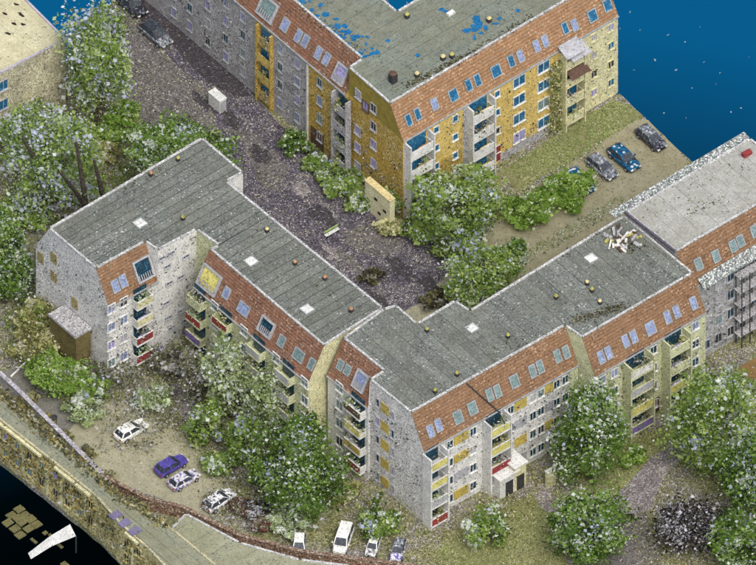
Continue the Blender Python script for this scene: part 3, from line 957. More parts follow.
sheet('path', [(520, 484), (536, 480), (566, 506), (560, 514), (546, 512)], .006, M_PATH, jit=.15, seed=11)
sheet('path', [(615, 515), (645, 512), (660, 560), (640, 580), (560, 580)], .008, M_PAVE, jit=.3, seed=12)

# ---- viewer background past the cut ground: a bowl with its gradient put into emission
def backdrop_bowl():
    m = MB()
    Rb, nu, nv = 150.0, 64, 24
    for j in range(nv + 1):
        el = -math.pi / 2 * j / nv
        for i in range(nu):
            az = 2 * math.pi * i / nu
            m.v.append((Rb * math.cos(el) * math.cos(az), Rb * math.cos(el) * math.sin(az), Rb * math.sin(el) - 3))
    for j in range(nv):
        for i in range(nu):
            m.f.append((j * nu + i, j * nu + (i + 1) % nu, (j + 1) * nu + (i + 1) % nu, (j + 1) * nu + i))
    mt = bpy.data.materials.new('backdrop_blue')
    mt.use_nodes = True
    nt = mt.node_tree
    nt.nodes.clear()
    out = nt.nodes.new('ShaderNodeOutputMaterial')
    em = nt.nodes.new('ShaderNodeEmission')
    geo = nt.nodes.new('ShaderNodeNewGeometry')
    sp = nt.nodes.new('ShaderNodeSeparateXYZ')
    mr = nt.nodes.new('ShaderNodeMapRange')
    rp = nt.nodes.new('ShaderNodeValToRGB')
    mr.inputs['From Min'].default_value = -128
    mr.inputs['From Max'].default_value = -84
    cr = rp.color_ramp
    cr.elements[0].position = 0.0; cr.elements[0].color = lin((0, 2, 4))
    cr.elements[1].position = 1.0; cr.elements[1].color = lin((8, 93, 142))
    for q, c in ((.2, (1, 8, 12)), (.45, (4, 38, 58)), (.78, (8, 70, 108))):
        e = cr.elements.new(q); e.color = lin(c)
    nt.links.new(geo.outputs['Position'], sp.inputs[0])
    nt.links.new(sp.outputs['Z'], mr.inputs['Value'])
    nt.links.new(mr.outputs[0], rp.inputs[0])
    nt.links.new(rp.outputs[0], em.inputs[0])
    em.inputs['Strength'].default_value = 2 ** -scene.view_settings.exposure
    nt.links.new(em.outputs[0], out.inputs[0])
    o = m.build('viewer_backdrop', mt)
    for p in o.data.polygons: p.use_smooth = True
    tag(o, kind='structure')


backdrop_bowl()

# ------------------------------------------------------------------ walls in the gardens
def run_wall(name, pts, h, t, wm, cm, label, cat='wall'):
    ps = [P(x, y, h) for x, y in pts]
    ps = [Vector((p.x, p.y, 0)) for p in ps]
    rt = root(name, ps[0], label, cat)
    for i in range(len(ps) - 1):
        a, b = ps[i], ps[i + 1]
        d = (b - a); nn = Vector((-d.y, d.x, 0)).normalized()
        MB().box(a - nn * t / 2, d, nn * t, Zv * h).build('wall_section', wm, rt)
        n = max(1, int(d.length / 1.5))
        for j in range(n):
            a2 = a + d * (j / n) + d.normalized() * .02
            MB().box(a2 - nn * (t / 2 + .06) + Zv * (h + .002), d / n - d.normalized() * .04, nn * (t + .12), Zv * (.1 + random.uniform(0, .03))).build('coping_stone', cm, rt)
    return rt


M_BRICK = speck('old_brick', [(0.2, (84, 66, 52)), (0.35, (122, 96, 78)), (0.25, (140, 112, 92)), (0.15, (168, 150, 134)), (0.05, (204, 198, 190))], cell=.14)
M_COPE = speck('brown_coping', [(0.2, (82, 66, 56)), (0.35, (120, 98, 84)), (0.25, (142, 122, 106)), (0.15, (172, 162, 150))], cell=.15)
M_LCOPE = speck('lilac_coping', [(0.2, (132, 128, 132)), (0.35, (158, 155, 160)), (0.25, (176, 173, 184)), (0.15, (204, 202, 206))], cell=.15)
run_wall('brick_wall', [(104, 476), (148, 499), (184, 507), (212, 522), (240, 535), (300, 551), (345, 557), (410, 565), (440, 572)], 1.6, .35, M_BRICK, M_COPE,
         'long brown brick garden wall with worn coping curving along the bottom edge')
run_wall('plastered_wall', [(-6, 368), (18, 390), (42, 414), (68, 440), (102, 474)], 1.3, .4, M_GREYW, M_LCOPE,
         'grey plastered wall with lilac coping along the sloping driveway, left edge')

# ------------------------------------------------------------------ foliage
def leaf_material():
    m = bpy.data.materials.new('leaves')
    m.use_nodes = True
    nt = m.node_tree
    bs = nt.nodes['Principled BSDF']
    at = nt.nodes.new('ShaderNodeAttribute'); at.attribute_name = 'leaf_colour'
    nt.links.new(at.outputs['Color'], bs.inputs['Base Color'])
    bs.inputs['Roughness'].default_value = .75
    bs.inputs['Specular IOR Level'].default_value = .2
    tr = nt.nodes.new('ShaderNodeBsdfTranslucent')
    mx = nt.nodes.new('ShaderNodeMixShader'); mx.inputs[0].default_value = .5
    nt.links.new(at.outputs['Color'], tr.inputs['Color'])
    nt.links.new(bs.outputs[0], mx.inputs[1]); nt.links.new(tr.outputs[0], mx.inputs[2])
    nt.links.new(mx.outputs[0], nt.nodes['Material Output'].inputs['Surface'])
    return m


M_LEAF = leaf_material()
M_BARK = speck('bark', [(0.3, (58, 52, 46)), (0.4, (84, 76, 66)), (0.2, (112, 104, 94))], cell=.12)
PAL = {
    'deep': [(2, (56, 76, 32)), (4, (92, 122, 50)), (4, (118, 150, 66)), (2, (156, 180, 104)), (2.2, (220, 226, 214)), (.6, (196, 204, 224))],
    'green': [(2, (78, 98, 44)), (4, (120, 148, 66)), (4, (150, 174, 88)), (2, (186, 200, 130)), (2.2, (224, 230, 220)), (.9, (196, 204, 228))],
    'lilac': [(2, (92, 112, 54)), (4, (130, 158, 76)), (4, (160, 182, 100)), (2, (192, 206, 148)), (2.6, (204, 210, 232)), (1.6, (228, 232, 236))],
    'pale': [(2, (99, 110, 70)), (3, (139, 158, 99)), (3, (177, 191, 132)), (2, (214, 226, 186)), (1.8, (214, 220, 218)), (1, (237, 239, 237))],
    'bright': [(2, (82, 110, 42)), (4, (116, 150, 58)), (4, (144, 176, 78)), (2, (176, 198, 116)), (1, (218, 226, 200))],
    'rag': [(2, (222, 222, 218)), (2, (150, 148, 146)), (2, (58, 58, 60)), (1.4, (104, 112, 82)), (.8, (150, 146, 178)), (.7, (32, 60, 74))],
    'rim': [(2, (196, 196, 194)), (2, (146, 146, 144)), (1, (96, 98, 94)), (.6, (224, 224, 222))],
    'white': [(1, (214, 216, 218)), (1, (232, 232, 232))],
    'moss': [(3, (64, 60, 48)), (2, (96, 94, 64)), (2, (132, 130, 84)), (1, (176, 172, 160)), (1, (78, 70, 72))],
    'grey': [(4, (40, 37, 37)), (3, (74, 70, 70)), (2, (112, 108, 112)), (2.6, (206, 205, 212)), (1.4, (230, 230, 234)), (1.2, (104, 98, 76))],
    'straw': [(2, (108, 108, 66)), (3, (158, 158, 101)), (3, (191, 188, 129)), (2, (224, 221, 172)), (1.2, (228, 226, 212)), (2, (129, 148, 75))],
    'ochre': [(2, (80, 80, 56)), (3, (124, 122, 82)), (3, (156, 152, 104)), (2, (190, 186, 146)), (1.8, (108, 112, 96)), (1, (206, 206, 200)), (.8, (172, 148, 78))],
    'red': [(2, (92, 70, 58)), (2, (130, 76, 70)), (2, (124, 118, 84)), (2, (110, 110, 72)), (2, (192, 186, 180))],
    'dull': [(2, (89, 87, 73)), (3, (127, 125, 103)), (3, (160, 158, 132)), (2, (141, 153, 99)), (1.5, (202, 198, 198)), (1.2, (201, 199, 214)), (1.2, (224, 224, 222))],
}


def pal_arrays(name):
    w = np.array([q[0] for q in PAL[name]], float)
    c = np.array([lin(q[1]) for q in PAL[name]], np.float32)
    return w / w.sum(), c


def leaves_mesh(name, pts, sizes, pal, flat=0.0, clump=None):
    n = len(pts)
    a = RNG.normal(size=(n, 3)); a[:, 2] *= (1 - flat); a /= np.linalg.norm(a, axis=1)[:, None]
    b = RNG.normal(size=(n, 3)); b[:, 2] *= (1 - flat)
    b -= a * (a * b).sum(1)[:, None]; b /= np.linalg.norm(b, axis=1)[:, None]
    w, c = pal_arrays(pal)
    idx = RNG.choice(len(w), size=n, p=w)
    if clump is not None:
        ci = RNG.choice(len(w), size=clump.max() + 1, p=w)
        own = RNG.random(n) < .5
        idx = np.where(own, ci[clump], idx)
        sizes = sizes * np.where(c[idx][:, :3].mean(1) > .45, 1.1, 1.0)
    s = sizes[:, None]
    asp = RNG.uniform(.5, 1.0, size=(n, 1))
    v = np.empty((n, 4, 3), np.float32)
    v[:, 0] = pts - a * s; v[:, 1] = pts + b * s * asp; v[:, 2] = pts + a * s; v[:, 3] = pts - b * s * asp
    me = bpy.data.meshes.new(name)
    me.vertices.add(n * 4); me.loops.add(n * 4); me.polygons.add(n)
    me.vertices.foreach_set('co', v.reshape(-1))
    me.loops.foreach_set('vertex_index', np.arange(n * 4, dtype=np.int32))
    me.polygons.foreach_set('loop_start', np.arange(0, n * 4, 4, dtype=np.int32))
    me.polygons.foreach_set('loop_total', np.full(n, 4, np.int32))
    col = c[idx].copy()
    col[:, :3] *= RNG.uniform(.85, 1.15, size=(n, 1)).astype(np.float32)
    at = me.attributes.new('leaf_colour', 'FLOAT_COLOR', 'POINT')
    at.data.foreach_set('color', np.repeat(col, 4, axis=0).reshape(-1))
    me.materials.append(M_LEAF)
    me.update(calc_edges=True)
    return me


def crown_points(n, rx, ry, rz, clumps, spread=.26, cone=0.0):
    c = RNG.normal(size=(clumps, 3)); c /= np.linalg.norm(c, axis=1)[:, None]
    c *= RNG.uniform(.25, 1.0, size=(clumps, 1)) ** .6
    lob = RNG.normal(size=(9, 3)); lob /= np.linalg.norm(lob, axis=1)[:, None]
    amp = RNG.uniform(-.5, .5, size=9)
    cd = c / np.linalg.norm(c, axis=1)[:, None]
    g = np.exp(5 * (cd @ lob.T - 1)) @ amp
    c *= (1.02 + g)[:, None]
    if cone:
        f = 1 - cone * (c[:, 2] * .5 + .5)
        c[:, 0] *= f; c[:, 1] *= f
    k = RNG.integers(0, clumps, size=n)
    sz = RNG.uniform(.45, 1.5, size=clumps)
    p = c[k] * (1 - spread * .6) + RNG.normal(size=(n, 3)) * (spread * .55 * sz[k])[:, None]
    return p * np.array([rx, ry, rz]), c * np.array([rx, ry, rz]), k


def tree(name, label, cx, cy, rpx, rpy, zc, n, pal, cat='tree', leaf=.138, clumps=60, cone=0.0, group=None, trunk=True, spread=.21):
    rpx *= 1.14; rpy *= 1.1
    rx = rpx / K
    rz = math.sqrt(max(.15, 2 * (rpy / K) ** 2 - rx * rx))
    rz = min(rz, max(.5, zc - .15) if not trunk else zc - .2)
    c = P(cx, cy, zc)
    rt = root(name, (c.x, c.y, 0), label, cat, group)
    n = int(n * 1.42)
    pts, cl, ck = crown_points(n, rx, rx, rz, clumps, spread, cone)
    pts[:, 2] += zc
    pts[:, 2] = np.maximum(pts[:, 2], .06)
    sizes = leaf * (.55 + 1.6 * RNG.random(n) ** 3)
    link('crown', leaves_mesh('crown', pts, sizes, pal, .5, ck), rt)
    m = MB()
    if trunk:
        top = zc + rz * .55
        r0 = max(.1, .028 * (zc + rz))
        lean = Vector((random.uniform(-.3, .3), random.uniform(-.3, .3), 0))
        mid = [Vector((0, 0, -.05)), Vector((0, 0, zc * .35)) + lean * .3, Vector((0, 0, zc * .8)) + lean * .7, Vector((0, 0, top)) + lean]
        m.tube(mid, [r0 * 1.3, r0, r0 * .7, r0 * .2], 8)
        for q in range(min(12, len(cl))):
            e = Vector(cl[q]) * .8 + Vector((0, 0, zc))
            s_ = mid[1].lerp(mid[2], random.random())
            if e.z < s_.z - rz * .4: e.z = s_.z + .3
            m.tube([s_, s_.lerp(e, .5) + Vector((0, 0, .2)), e], [r0 * .5, r0 * .3, r0 * .08], 5)
        m.build_local = None
        link('trunk', m.mesh('trunk', M_BARK), rt)
    else:
        for q in range(min(10, len(cl))):
            e = Vector(cl[q]) * .85 + Vector((0, 0, zc)); e.z = max(e.z, .3)
            m.tube([(0, 0, -.03), Vector((e.x * .4, e.y * .4, e.z * .5)), e], [.06, .04, .015], 5)
        link('stem', m.mesh('stem', M_BARK), rt)
    return rt


TG = 'trees around the blocks'
tree('broadleaf_tree', 'tall green tree with lilac flecks between the sand-roofed house and the road', 100, 62, 35, 68, 9.6, 14000, 'lilac', clumps=110, group=TG)
tree('broadleaf_tree', 'wide pale green tree with lilac flecks at left edge above the striped roof', 44, 158, 47, 50, 6.4, 15000, 'lilac', clumps=100, group=TG)
tree('broadleaf_tree', 'dark leafy tree with white flecks standing behind the top of the striped roof', 176, 154, 52, 36, 6.2, 12000, 'deep', clumps=80, group=TG)
tree('broadleaf_tree', 'dark green tree cut by the left edge beside the grey gable', 4, 262, 30, 55, 6.0, 7000, 'deep', clumps=70, group=TG)
tree('broadleaf_tree', 'loose green tree with white flecks in front of the yellow corner block', 462, 204, 46, 42, 5.0, 12000, 'green', clumps=70, group=TG)
tree('broadleaf_tree', 'dense green tree with lilac flecks behind the notch of the right roof', 482, 274, 38, 34, 4.6, 10000, 'green', clumps=70, group=TG)
tree('broadleaf_tree', 'large round deep green tree at bottom centre left of the gable', 302, 462, 46, 52, 6.0, 15000, 'deep', clumps=120, group=TG)
tree('broadleaf_tree', 'tall deep green tree in front of the white facade with ochre panels', 590, 429, 38, 62, 7.2, 16000, 'deep', clumps=110, cone=.35, group=TG)
tree('broadleaf_tree', 'round dark tree below the facade tree at the bottom edge', 592, 525, 41, 40, 4.6, 13000, 'deep', clumps=80, group=TG)
tree('broadleaf_tree', 'large green tree with white flecks at right edge beside the grey block', 714, 424, 45, 60, 7.0, 16000, 'green', clumps=110, group=TG)
tree('broadleaf_tree', 'green tree cut by the lower right edge beside the grey dome bush', 752, 478, 38, 58, 6.4, 12000, 'deep', clumps=80, group=TG)
tree('blossom_tree', 'small white blossoming tree at right edge under the scaffold', 738, 386, 18, 22, 3.4, 3500, 'pale', clumps=40, group=TG)
tree('broadleaf_tree', 'thin pale tree in front of the courtyard facade, tallest of the left ones', 224, 372, 24, 52, 6.6, 3400, 'pale', clumps=60, group=TG, spread=.26)
tree('broadleaf_tree', 'loose grey-green tree between courtyard facade and the round deep green tree', 262, 392, 24, 46, 6.0, 3200, 'pale', clumps=60, group=TG, spread=.26)
tree('broadleaf_tree', 'straw-coloured small tree under the shaded mansard beside the gable block', 314, 396, 24, 26, 3.4, 4500, 'straw', clumps=50, group=TG)
tree('broadleaf_tree', 'sparse young green tree right of the white car', 206, 424, 17, 24, 3.0, 2600, 'green', clumps=45, group=TG)
tree('broadleaf_tree', 'pale sparse tree nearest the brown dormer of the courtyard front', 196, 372, 18, 30, 4.0, 3500, 'dull', clumps=40, group=TG, spread=.28)
tree('broadleaf_tree', 'straggly green tree left of the round deep green tree', 244, 440, 18, 26, 3.2, 2600, 'green', clumps=45, group=TG, spread=.26)
tree('broadleaf_tree', 'white-flecked thin tree over the last court balconies before the cream end wall', 288, 376, 16, 34, 4.8, 2200, 'pale', clumps=40, group=TG, spread=.27)
tree('broadleaf_tree', 'dark green tree in the lower right corner', 742, 545, 30, 34, 4.0, 8000, 'deep', clumps=70, group=TG)
tree('broadleaf_tree', 'yellow-green tree with lilac flecks between the sand-roofed house and the pale left tree', 22, 122, 28, 20, 3.2, 6000, 'lilac', clumps=60, group=TG)
tree('broadleaf_tree', 'dark slim tree at the near end of the lane behind the right roof', 516, 252, 12, 20, 2.6, 3200, 'deep', clumps=35, group=TG)
tree('broadleaf_tree', 'slim green tree between the corner block and its white balconies', 424, 190, 16, 26, 3.4, 4200, 'green', clumps=40, group=TG)
BG = 'bushes in the gardens'
tree('bush', 'green bush below the tall upper left tree, beside the pavement', 122, 112, 16, 16, 1.4, 3200, 'bright', 'bush', clumps=35, group=BG, trunk=False)
tree('bush', 'lilac-flecked bush behind the left end of the striped roof', 82, 186, 24, 18, 1.6, 4500, 'lilac', 'bush', clumps=45, group=BG, trunk=False)
tree('bush', 'green bush at left edge below the pale left tree', 24, 214, 24, 16, 1.4, 4000, 'green', 'bush', clumps=45, group=BG, trunk=False)
tree('bush', 'low green bush at the courtyard foot of the white-flecked tree', 452, 248, 18, 14, 1.1, 3000, 'green', 'bush', clumps=35, group=BG, trunk=False)
tree('bush', 'green bush left of the driveway under the grey gable', 40, 358, 18, 16, 1.4, 3200, 'bright', 'bush', clumps=35, group=BG, trunk=False)
tree('bush', 'green bush at the annex foot, nearest the parking', 92, 388, 18, 14, 1.2, 3000, 'green', 'bush', clumps=35, group=BG, trunk=False)
tree('bush', 'tall straw-green scrub against the grey left gable', 40, 316, 20, 24, 2.4, 4500, 'straw', 'bush', clumps=50, group=BG, trunk=False)
tree('bush', 'dark olive scrub under the eave at the courtyard end of the left roof', 436, 300, 14, 10, 1.0, 2000, 'moss', 'bush', clumps=25, group=BG, trunk=False)
tree('bush', 'thin olive scrub in the middle of the courtyard road', 372, 276, 12, 7, .7, 1300, 'moss', 'bush', clumps=20, group=BG, trunk=False)
tree('bush', 'low grey scrub on the ground behind the leaning trunks', 70, 205, 22, 16, 1.4, 3200, 'dull', 'bush', clumps=40, group=BG, trunk=False)
tree('bush', 'pale scrub between the round deep green tree and the brick wall', 290, 520, 22, 14, 1.0, 3200, 'pale', 'bush', clumps=35, group=BG, trunk=False)
tree('bush', 'green creeping bush beside the right path', 634, 456, 14, 10, .9, 2200, 'bright', 'bush', clumps=30, group=BG, trunk=False)
tree('bush', 'straw scrub at the foot of the speckled gable', 344, 492, 18, 12, .9, 2500, 'straw', 'bush', clumps=30, group=BG, trunk=False)
tree('bush', 'bright green bush between driveway and annex', 62, 374, 30, 22, 1.7, 6500, 'bright', 'bush', clumps=60, group=BG, trunk=False)
tree('bush', 'dark straggly bush at the foot of the grey gable, left', 34, 338, 30, 24, 1.8, 5500, 'straw', 'bush', clumps=60, group=BG, trunk=False)
tree('bush', 'grey-green bush at the end of the driveway', 84, 408, 20, 12, 1.0, 3200, 'pale', 'bush', clumps=30, group=BG, trunk=False)
tree('bush', 'dark bush below the left front balconies', 118, 366, 24, 15, 1.3, 4000, 'dull', 'bush', clumps=40, group=BG, trunk=False)
tree('bush', 'bright leafy hedge bush nearest the teal car by the yellow block', 562, 192, 25, 19, 1.5, 5500, 'bright', 'bush', clumps=50, group=BG, trunk=False)
tree('bush', 'bright leafy hedge bush between the white-flecked tree and its twin by the cars', 528, 210, 26, 20, 1.5, 5500, 'bright', 'bush', clumps=50, group=BG, trunk=False)
tree('bush', 'dark bush leaning on the cream garden shed', 398, 196, 18, 24, 2.0, 4000, 'green', 'bush', clumps=40, group=BG, trunk=False)
tree('bush', 'low dark green hedge at the street foot of the yellow corner', 342, 182, 22, 14, 1.2, 3500, 'green', 'bush', clumps=40, group=BG, trunk=False)
tree('bush', 'ragged green shrub between round dark bush and low hedge along the street front', 318, 164, 14, 11, 1.0, 2200, 'green', 'bush', clumps=28, group=BG, trunk=False)
tree('bush', 'ragged shrub directly left of the cream shed', 358, 200, 14, 13, 1.1, 2400, 'green', 'bush', clumps=28, group=BG, trunk=False)
tree('bush', 'straw and green shrub at the road edge below the cream shed', 392, 226, 16, 10, .9, 2200, 'straw', 'bush', clumps=28, group=BG, trunk=False)
tree('bush', 'round dark bush beside the street front of the corner block', 294, 142, 14, 14, 1.3, 2600, 'deep', 'bush', clumps=30, group=BG, trunk=False)
tree('bush', 'green bush between the cream shed and the pale tree', 425, 228, 24, 20, 1.6, 4000, 'green', 'bush', clumps=40, group=BG, trunk=False)
tree('bush', 'small round bush below the speckled gable', 378, 517, 22, 19, 1.7, 4500, 'green', 'bush', clumps=45, group=BG, trunk=False)
tree('small_tree', 'small pale-topped tree in front of the ground floor balconies', 490, 524, 23, 26, 2.7, 4500, 'green', 'tree', clumps=45, group=TG)
tree('bush', 'grey leafless dome-shaped bush with white flecks, bottom right', 692, 524, 38, 38, 2.7, 9000, 'grey', 'bush', clumps=170, group=BG, trunk=False, leaf=.12, spread=.3)
tree('bush', 'olive bush growing beside the rightmost balconies', 684, 372, 18, 22, 2.2, 3500, 'green', 'bush', clumps=40, group=BG, trunk=False)
tree('bush', 'yellow-green bush at the foot of the tall upper left tree', 112, 128, 18, 11, 1.0, 2800, 'bright', 'bush', clumps=30, group=BG, trunk=False)
tree('bush', 'straw-coloured scrub patch below the yellow-green bush, upper left', 98, 150, 16, 13, 1.0, 2400, 'straw', 'bush', clumps=30, group=BG, trunk=False)
tree('bush', 'dull grey scrub under the courtyard balconies', 168, 358, 22, 18, 1.5, 3800, 'dull', 'bush', clumps=40, group=BG, trunk=False)
tree('bush', 'pale scrub on the slope above the white car', 150, 398, 20, 14, 1.1, 3000, 'pale', 'bush', clumps=35, group=BG, trunk=False)
tree('bush', 'green scrub right of the blue car', 222, 462, 18, 14, 1.2, 3200, 'green', 'bush', clumps=35, group=BG, trunk=False)
tree('bush', 'red-flowered bush beside the brick wall near the speckled car', 240, 506, 13, 9, .8, 2200, 'red', 'bush', clumps=25, group=BG, trunk=False)
tree('bush', 'second red-flowered bush along the brick wall, nearer the white van', 264, 524, 13, 8, .8, 2000, 'red', 'bush', clumps=25, group=BG, trunk=False)
tree('bush', 'grey scrub behind the two red-flowered bushes', 255, 508, 12, 8, .8, 1800, 'grey', 'bush', clumps=25, group=BG, trunk=False)
for i, (x, y) in enumerate(((22, 410), (40, 428), (57, 446), (80, 462), (98, 486), (132, 512))):
    tree('shrub', ['yellow shrub topmost in the row between wall and terrace roof', 'second yellow shrub from the top between wall and terrace roof',
                   'third yellow shrub from the top between wall and terrace roof', 'fourth yellow shrub from the top between wall and terrace roof',
                   'yellow shrub at the upper end of the brick wall', 'lowest yellow shrub, beside the garage roof'][i],
         x + 5, y - 8, 11, 8, .9, 1500, 'ochre', 'shrub', clumps=20, group='yellow shrubs along the terrace', trunk=False)

# plants and belongings on the balconies, a few shared sets
SETS = {}
for i, (o, w, d, ph) in enumerate(BALC):
    if random.random() < .25: continue
    k = (w, d, i % 3)
    if k not in SETS:
        nn_ = 110
        cx = RNG.uniform(-w / 2 + .3, w / 2 - .3, 4)
        pk = RNG.integers(0, 4, nn_)
        pp = np.stack([cx[pk] + RNG.normal(0, .22, nn_), RNG.uniform(d * .3, d + .12, nn_), RNG.uniform(.3, ph + .75, nn_)], 1)
        SETS[k] = leaves_mesh('balcony_plants', pp, RNG.uniform(.06, .2, nn_), ['pale', 'dull', 'straw'][i % 3])
    sub('balcony_plants', SETS[k], o)['kind'] = 'stuff'

def flakes(roof, name, H, spots, pal, size):
    ap = []
    for x0, y0, x1, y1, sx, n in spots:
        t = RNG.random(n)
        x = x0 + (x1 - x0) * t + RNG.normal(0, sx, n); y = y0 + (y1 - y0) * t + RNG.normal(0, sx * .6, n)
        z = H + .08 + .1 * RNG.random(n) ** 2
        p = np.stack([(x - 378) / K, ((282.5 - y) / K - H * S45) / S45, z], 1) - np.array(ORIGIN[roof])
        ap.append(p)
    p = np.concatenate(ap)
    o = link(name, leaves_mesh(name, p, size * RNG.uniform(.5, 1.5, len(p)), pal, .7), roof)
    o['kind'] = 'stuff'


flakes(Rroof, 'moss', H, [(574, 322, 624, 306, 4, 420), (612, 240, 640, 250, 6, 260), (480, 360, 530, 336, 8, 60), (560, 258, 610, 228, 3, 60)], 'moss', .1)
flakes(Rroof, 'grit', H, [(420, 380, 560, 300, 22, 50), (560, 310, 650, 260, 18, 40)], 'white', .07)
flakes(Lroof, 'grit', H, [(80, 240, 200, 170, 14, 50), (230, 210, 350, 320, 14, 60)], 'white', .07)
flakes(Lroof, 'moss', H, [(120, 190, 170, 165, 4, 60), (250, 225, 340, 300, 16, 60)], 'moss', .09)
flakes(Yroof, 'moss', HY, [(404, 88, 480, 50, 2.5, 420), (480, 48, 530, 18, 3, 120), (300, 8, 360, 52, 4, 120)], 'moss', .1)
flakes(Froof, 'moss', HF, [(636, 216, 740, 160, 10, 60), (690, 212, 720, 200, 4, 60)], 'moss', .09)

def scan_noise(rt, face, x0, x1, z0, z1, n, pal, size=.08, out=.14):  # stray scan points in front of a wall, added as loose flakes
    a, b = face.xz(x0, 0), face.xz(x1, 0)
    t = RNG.random(n)
    k = max(4, n // 30)
    cz, ct = RNG.uniform(z0, z1, k), RNG.random(k)
    i = RNG.integers(0, k, n)
    loose = RNG.random(n) < .45
    L_ = (b - a).length
    t = np.where(loose, t, np.clip(ct[i] + RNG.normal(0, .5, n) / L_, 0, 1))
    z = np.where(loose, RNG.uniform(z0, z1, n), np.clip(cz[i] + RNG.normal(0, .4, n), z0, z1))
    p = np.array(a)[None] * (1 - t[:, None]) + np.array(b)[None] * t[:, None]
    p[:, 2] = z
    p += np.array(face.n)[None] * (out * RNG.random(n) + .03)[:, None] - np.array(ORIGIN[rt])
    o = link('wall_scan_noise', leaves_mesh('wall_scan_noise', p, size * (.5 + 1.3 * RNG.random(n) ** 2), pal), rt)
    o['kind'] = 'stuff'


scan_noise(L, gw, 35, 106, .5, 13.5, 700, 'rag')
scan_noise(L, fw, 110, 156, .3, 10.6, 900, 'rag')
scan_noise(L, sw, 160, 195, .3, 14.5, 500, 'rag')
scan_noise(L, cw, 200, 312, .3, 10.6, 1500, 'rag')
scan_noise(R, g1, 371, 421, .3, 13.5, 700, 'rag')
scan_noise(R, w1, 426, 576, .3, 10.6, 1900, 'rag', .085, .5)
scan_noise(R, w2, 596, 704, .3, 10.6, 1300, 'rag', .085, .5)
scan_noise(R, w3, 336, 368, .3, 10.6, 500, 'rag')
scan_noise(Y, yw, 405, 618, .3, 11.4, 1800, 'rag', .08, .4)
scan_noise(Y, tw, 180, 348, .3, 11.4, 1300, 'rag')
scan_noise(Y, yg, 350, 402, .3, 10.0, 400, 'rag')
scan_noise(F, fwl, 706, 760, .3, 11.0, 600, 'rag', .1, 1.0)


def rim(roof, verts, H, pal='rim'):  # ragged scan edge: stray points added along the roof rim
    ap = []
    for i in range(len(verts)):
        a, b = P(verts[i][0], verts[i][1], H), P(verts[(i + 1) % len(verts)][0], verts[(i + 1) % len(verts)][1], H)
        n = int((b - a).length * 9)
        t = RNG.random((n, 1))
        ap.append(np.array(a)[None] * (1 - t) + np.array(b)[None] * t + RNG.normal(size=(n, 3)) * np.array([.14, .14, .07]) + np.array([0, 0, .15]))
    p = np.concatenate(ap) - np.array(ORIGIN[roof])
    o = link('rim_scan_noise', leaves_mesh('rim_scan_noise', p, RNG.uniform(.04, .1, len(p)), pal, .4), roof)
    o['kind'] = 'stuff'


rim(Lroof, Lv, H); rim(Rroof, Rv, H); rim(Yroof, Yv, HY); rim(Froof, Fv, HF)

# climbing plant on the yellow front
p = yw.xz(556, 0) + A * .35
vr = root('climbing_plant', p, 'brown-green climbing plant between yellow and cream garden fronts', 'plant')
n = 3200
vp = np.stack([RNG.normal(0, .55, n), RNG.normal(0, .12, n), RNG.uniform(.1, 10.5, n)], 1)
w_ = np.stack([vp[:, 0] * U.x + vp[:, 1] * A.x, vp[:, 0] * U.y + vp[:, 1] * A.y, vp[:, 2]], 1)
link('foliage', leaves_mesh('foliage', w_, RNG.uniform(.08, .2, n), 'straw'), vr)
link('stem', MB().tube([(0, 0, 0), (.1, 0, 4), (0, .05, 9.5)], [.1, .07, .03], 6).mesh('stem', M_BARK), vr)

# grass and ground litter
def in_poly_px(pts, x, y):
    c = np.zeros(len(x), bool)
    n = len(pts)
    for i in range(n):
        (x1, y1), (x2, y2) = pts[i], pts[(i + 1) % n]
        if y1 == y2: continue
        q = ((y1 > y) != (y2 > y)) & (x < (x2 - x1) * (y - y1) / (y2 - y1) + x1)
        c ^= q
    return c


CLEAR = [[(612, 500), (640, 470), (676, 436), (700, 420), (712, 428), (690, 446), (664, 478), (650, 510), (628, 516)],
         [(520, 484), (536, 480), (566, 506), (560, 514), (546, 512)], [(168, 384), (178, 384), (203, 414), (200, 428), (184, 420)]]


def scatter(name, label, polys, dens, pal, size, cat, flat=0.0, zr=(.02, .14)):
    allp = []
    for pts in polys:
        xs = [q[0] for q in pts]; ys = [q[1] for q in pts]
        area = (max(xs) - min(xs)) * (max(ys) - min(ys)) / (K * K * S45)
        n = int(area * dens)
        x = RNG.uniform(min(xs), max(xs), n); y = RNG.uniform(min(ys), max(ys), n)
        k = in_poly_px(pts, x, y)
        for q in CLEAR: k &= ~in_poly_px(q, x, y)
        x, y = x[k], y[k]
        allp.append(np.stack([(x - 378) / K, (282.5 - y) / K / S45, RNG.uniform(zr[0], zr[1], len(x))], 1))
    pts = np.concatenate(allp)
    o = link(name, leaves_mesh(name, pts, RNG.uniform(size * .6, size * 1.3, len(pts)), pal, flat))
    return tag(o, label, cat, kind='stuff')


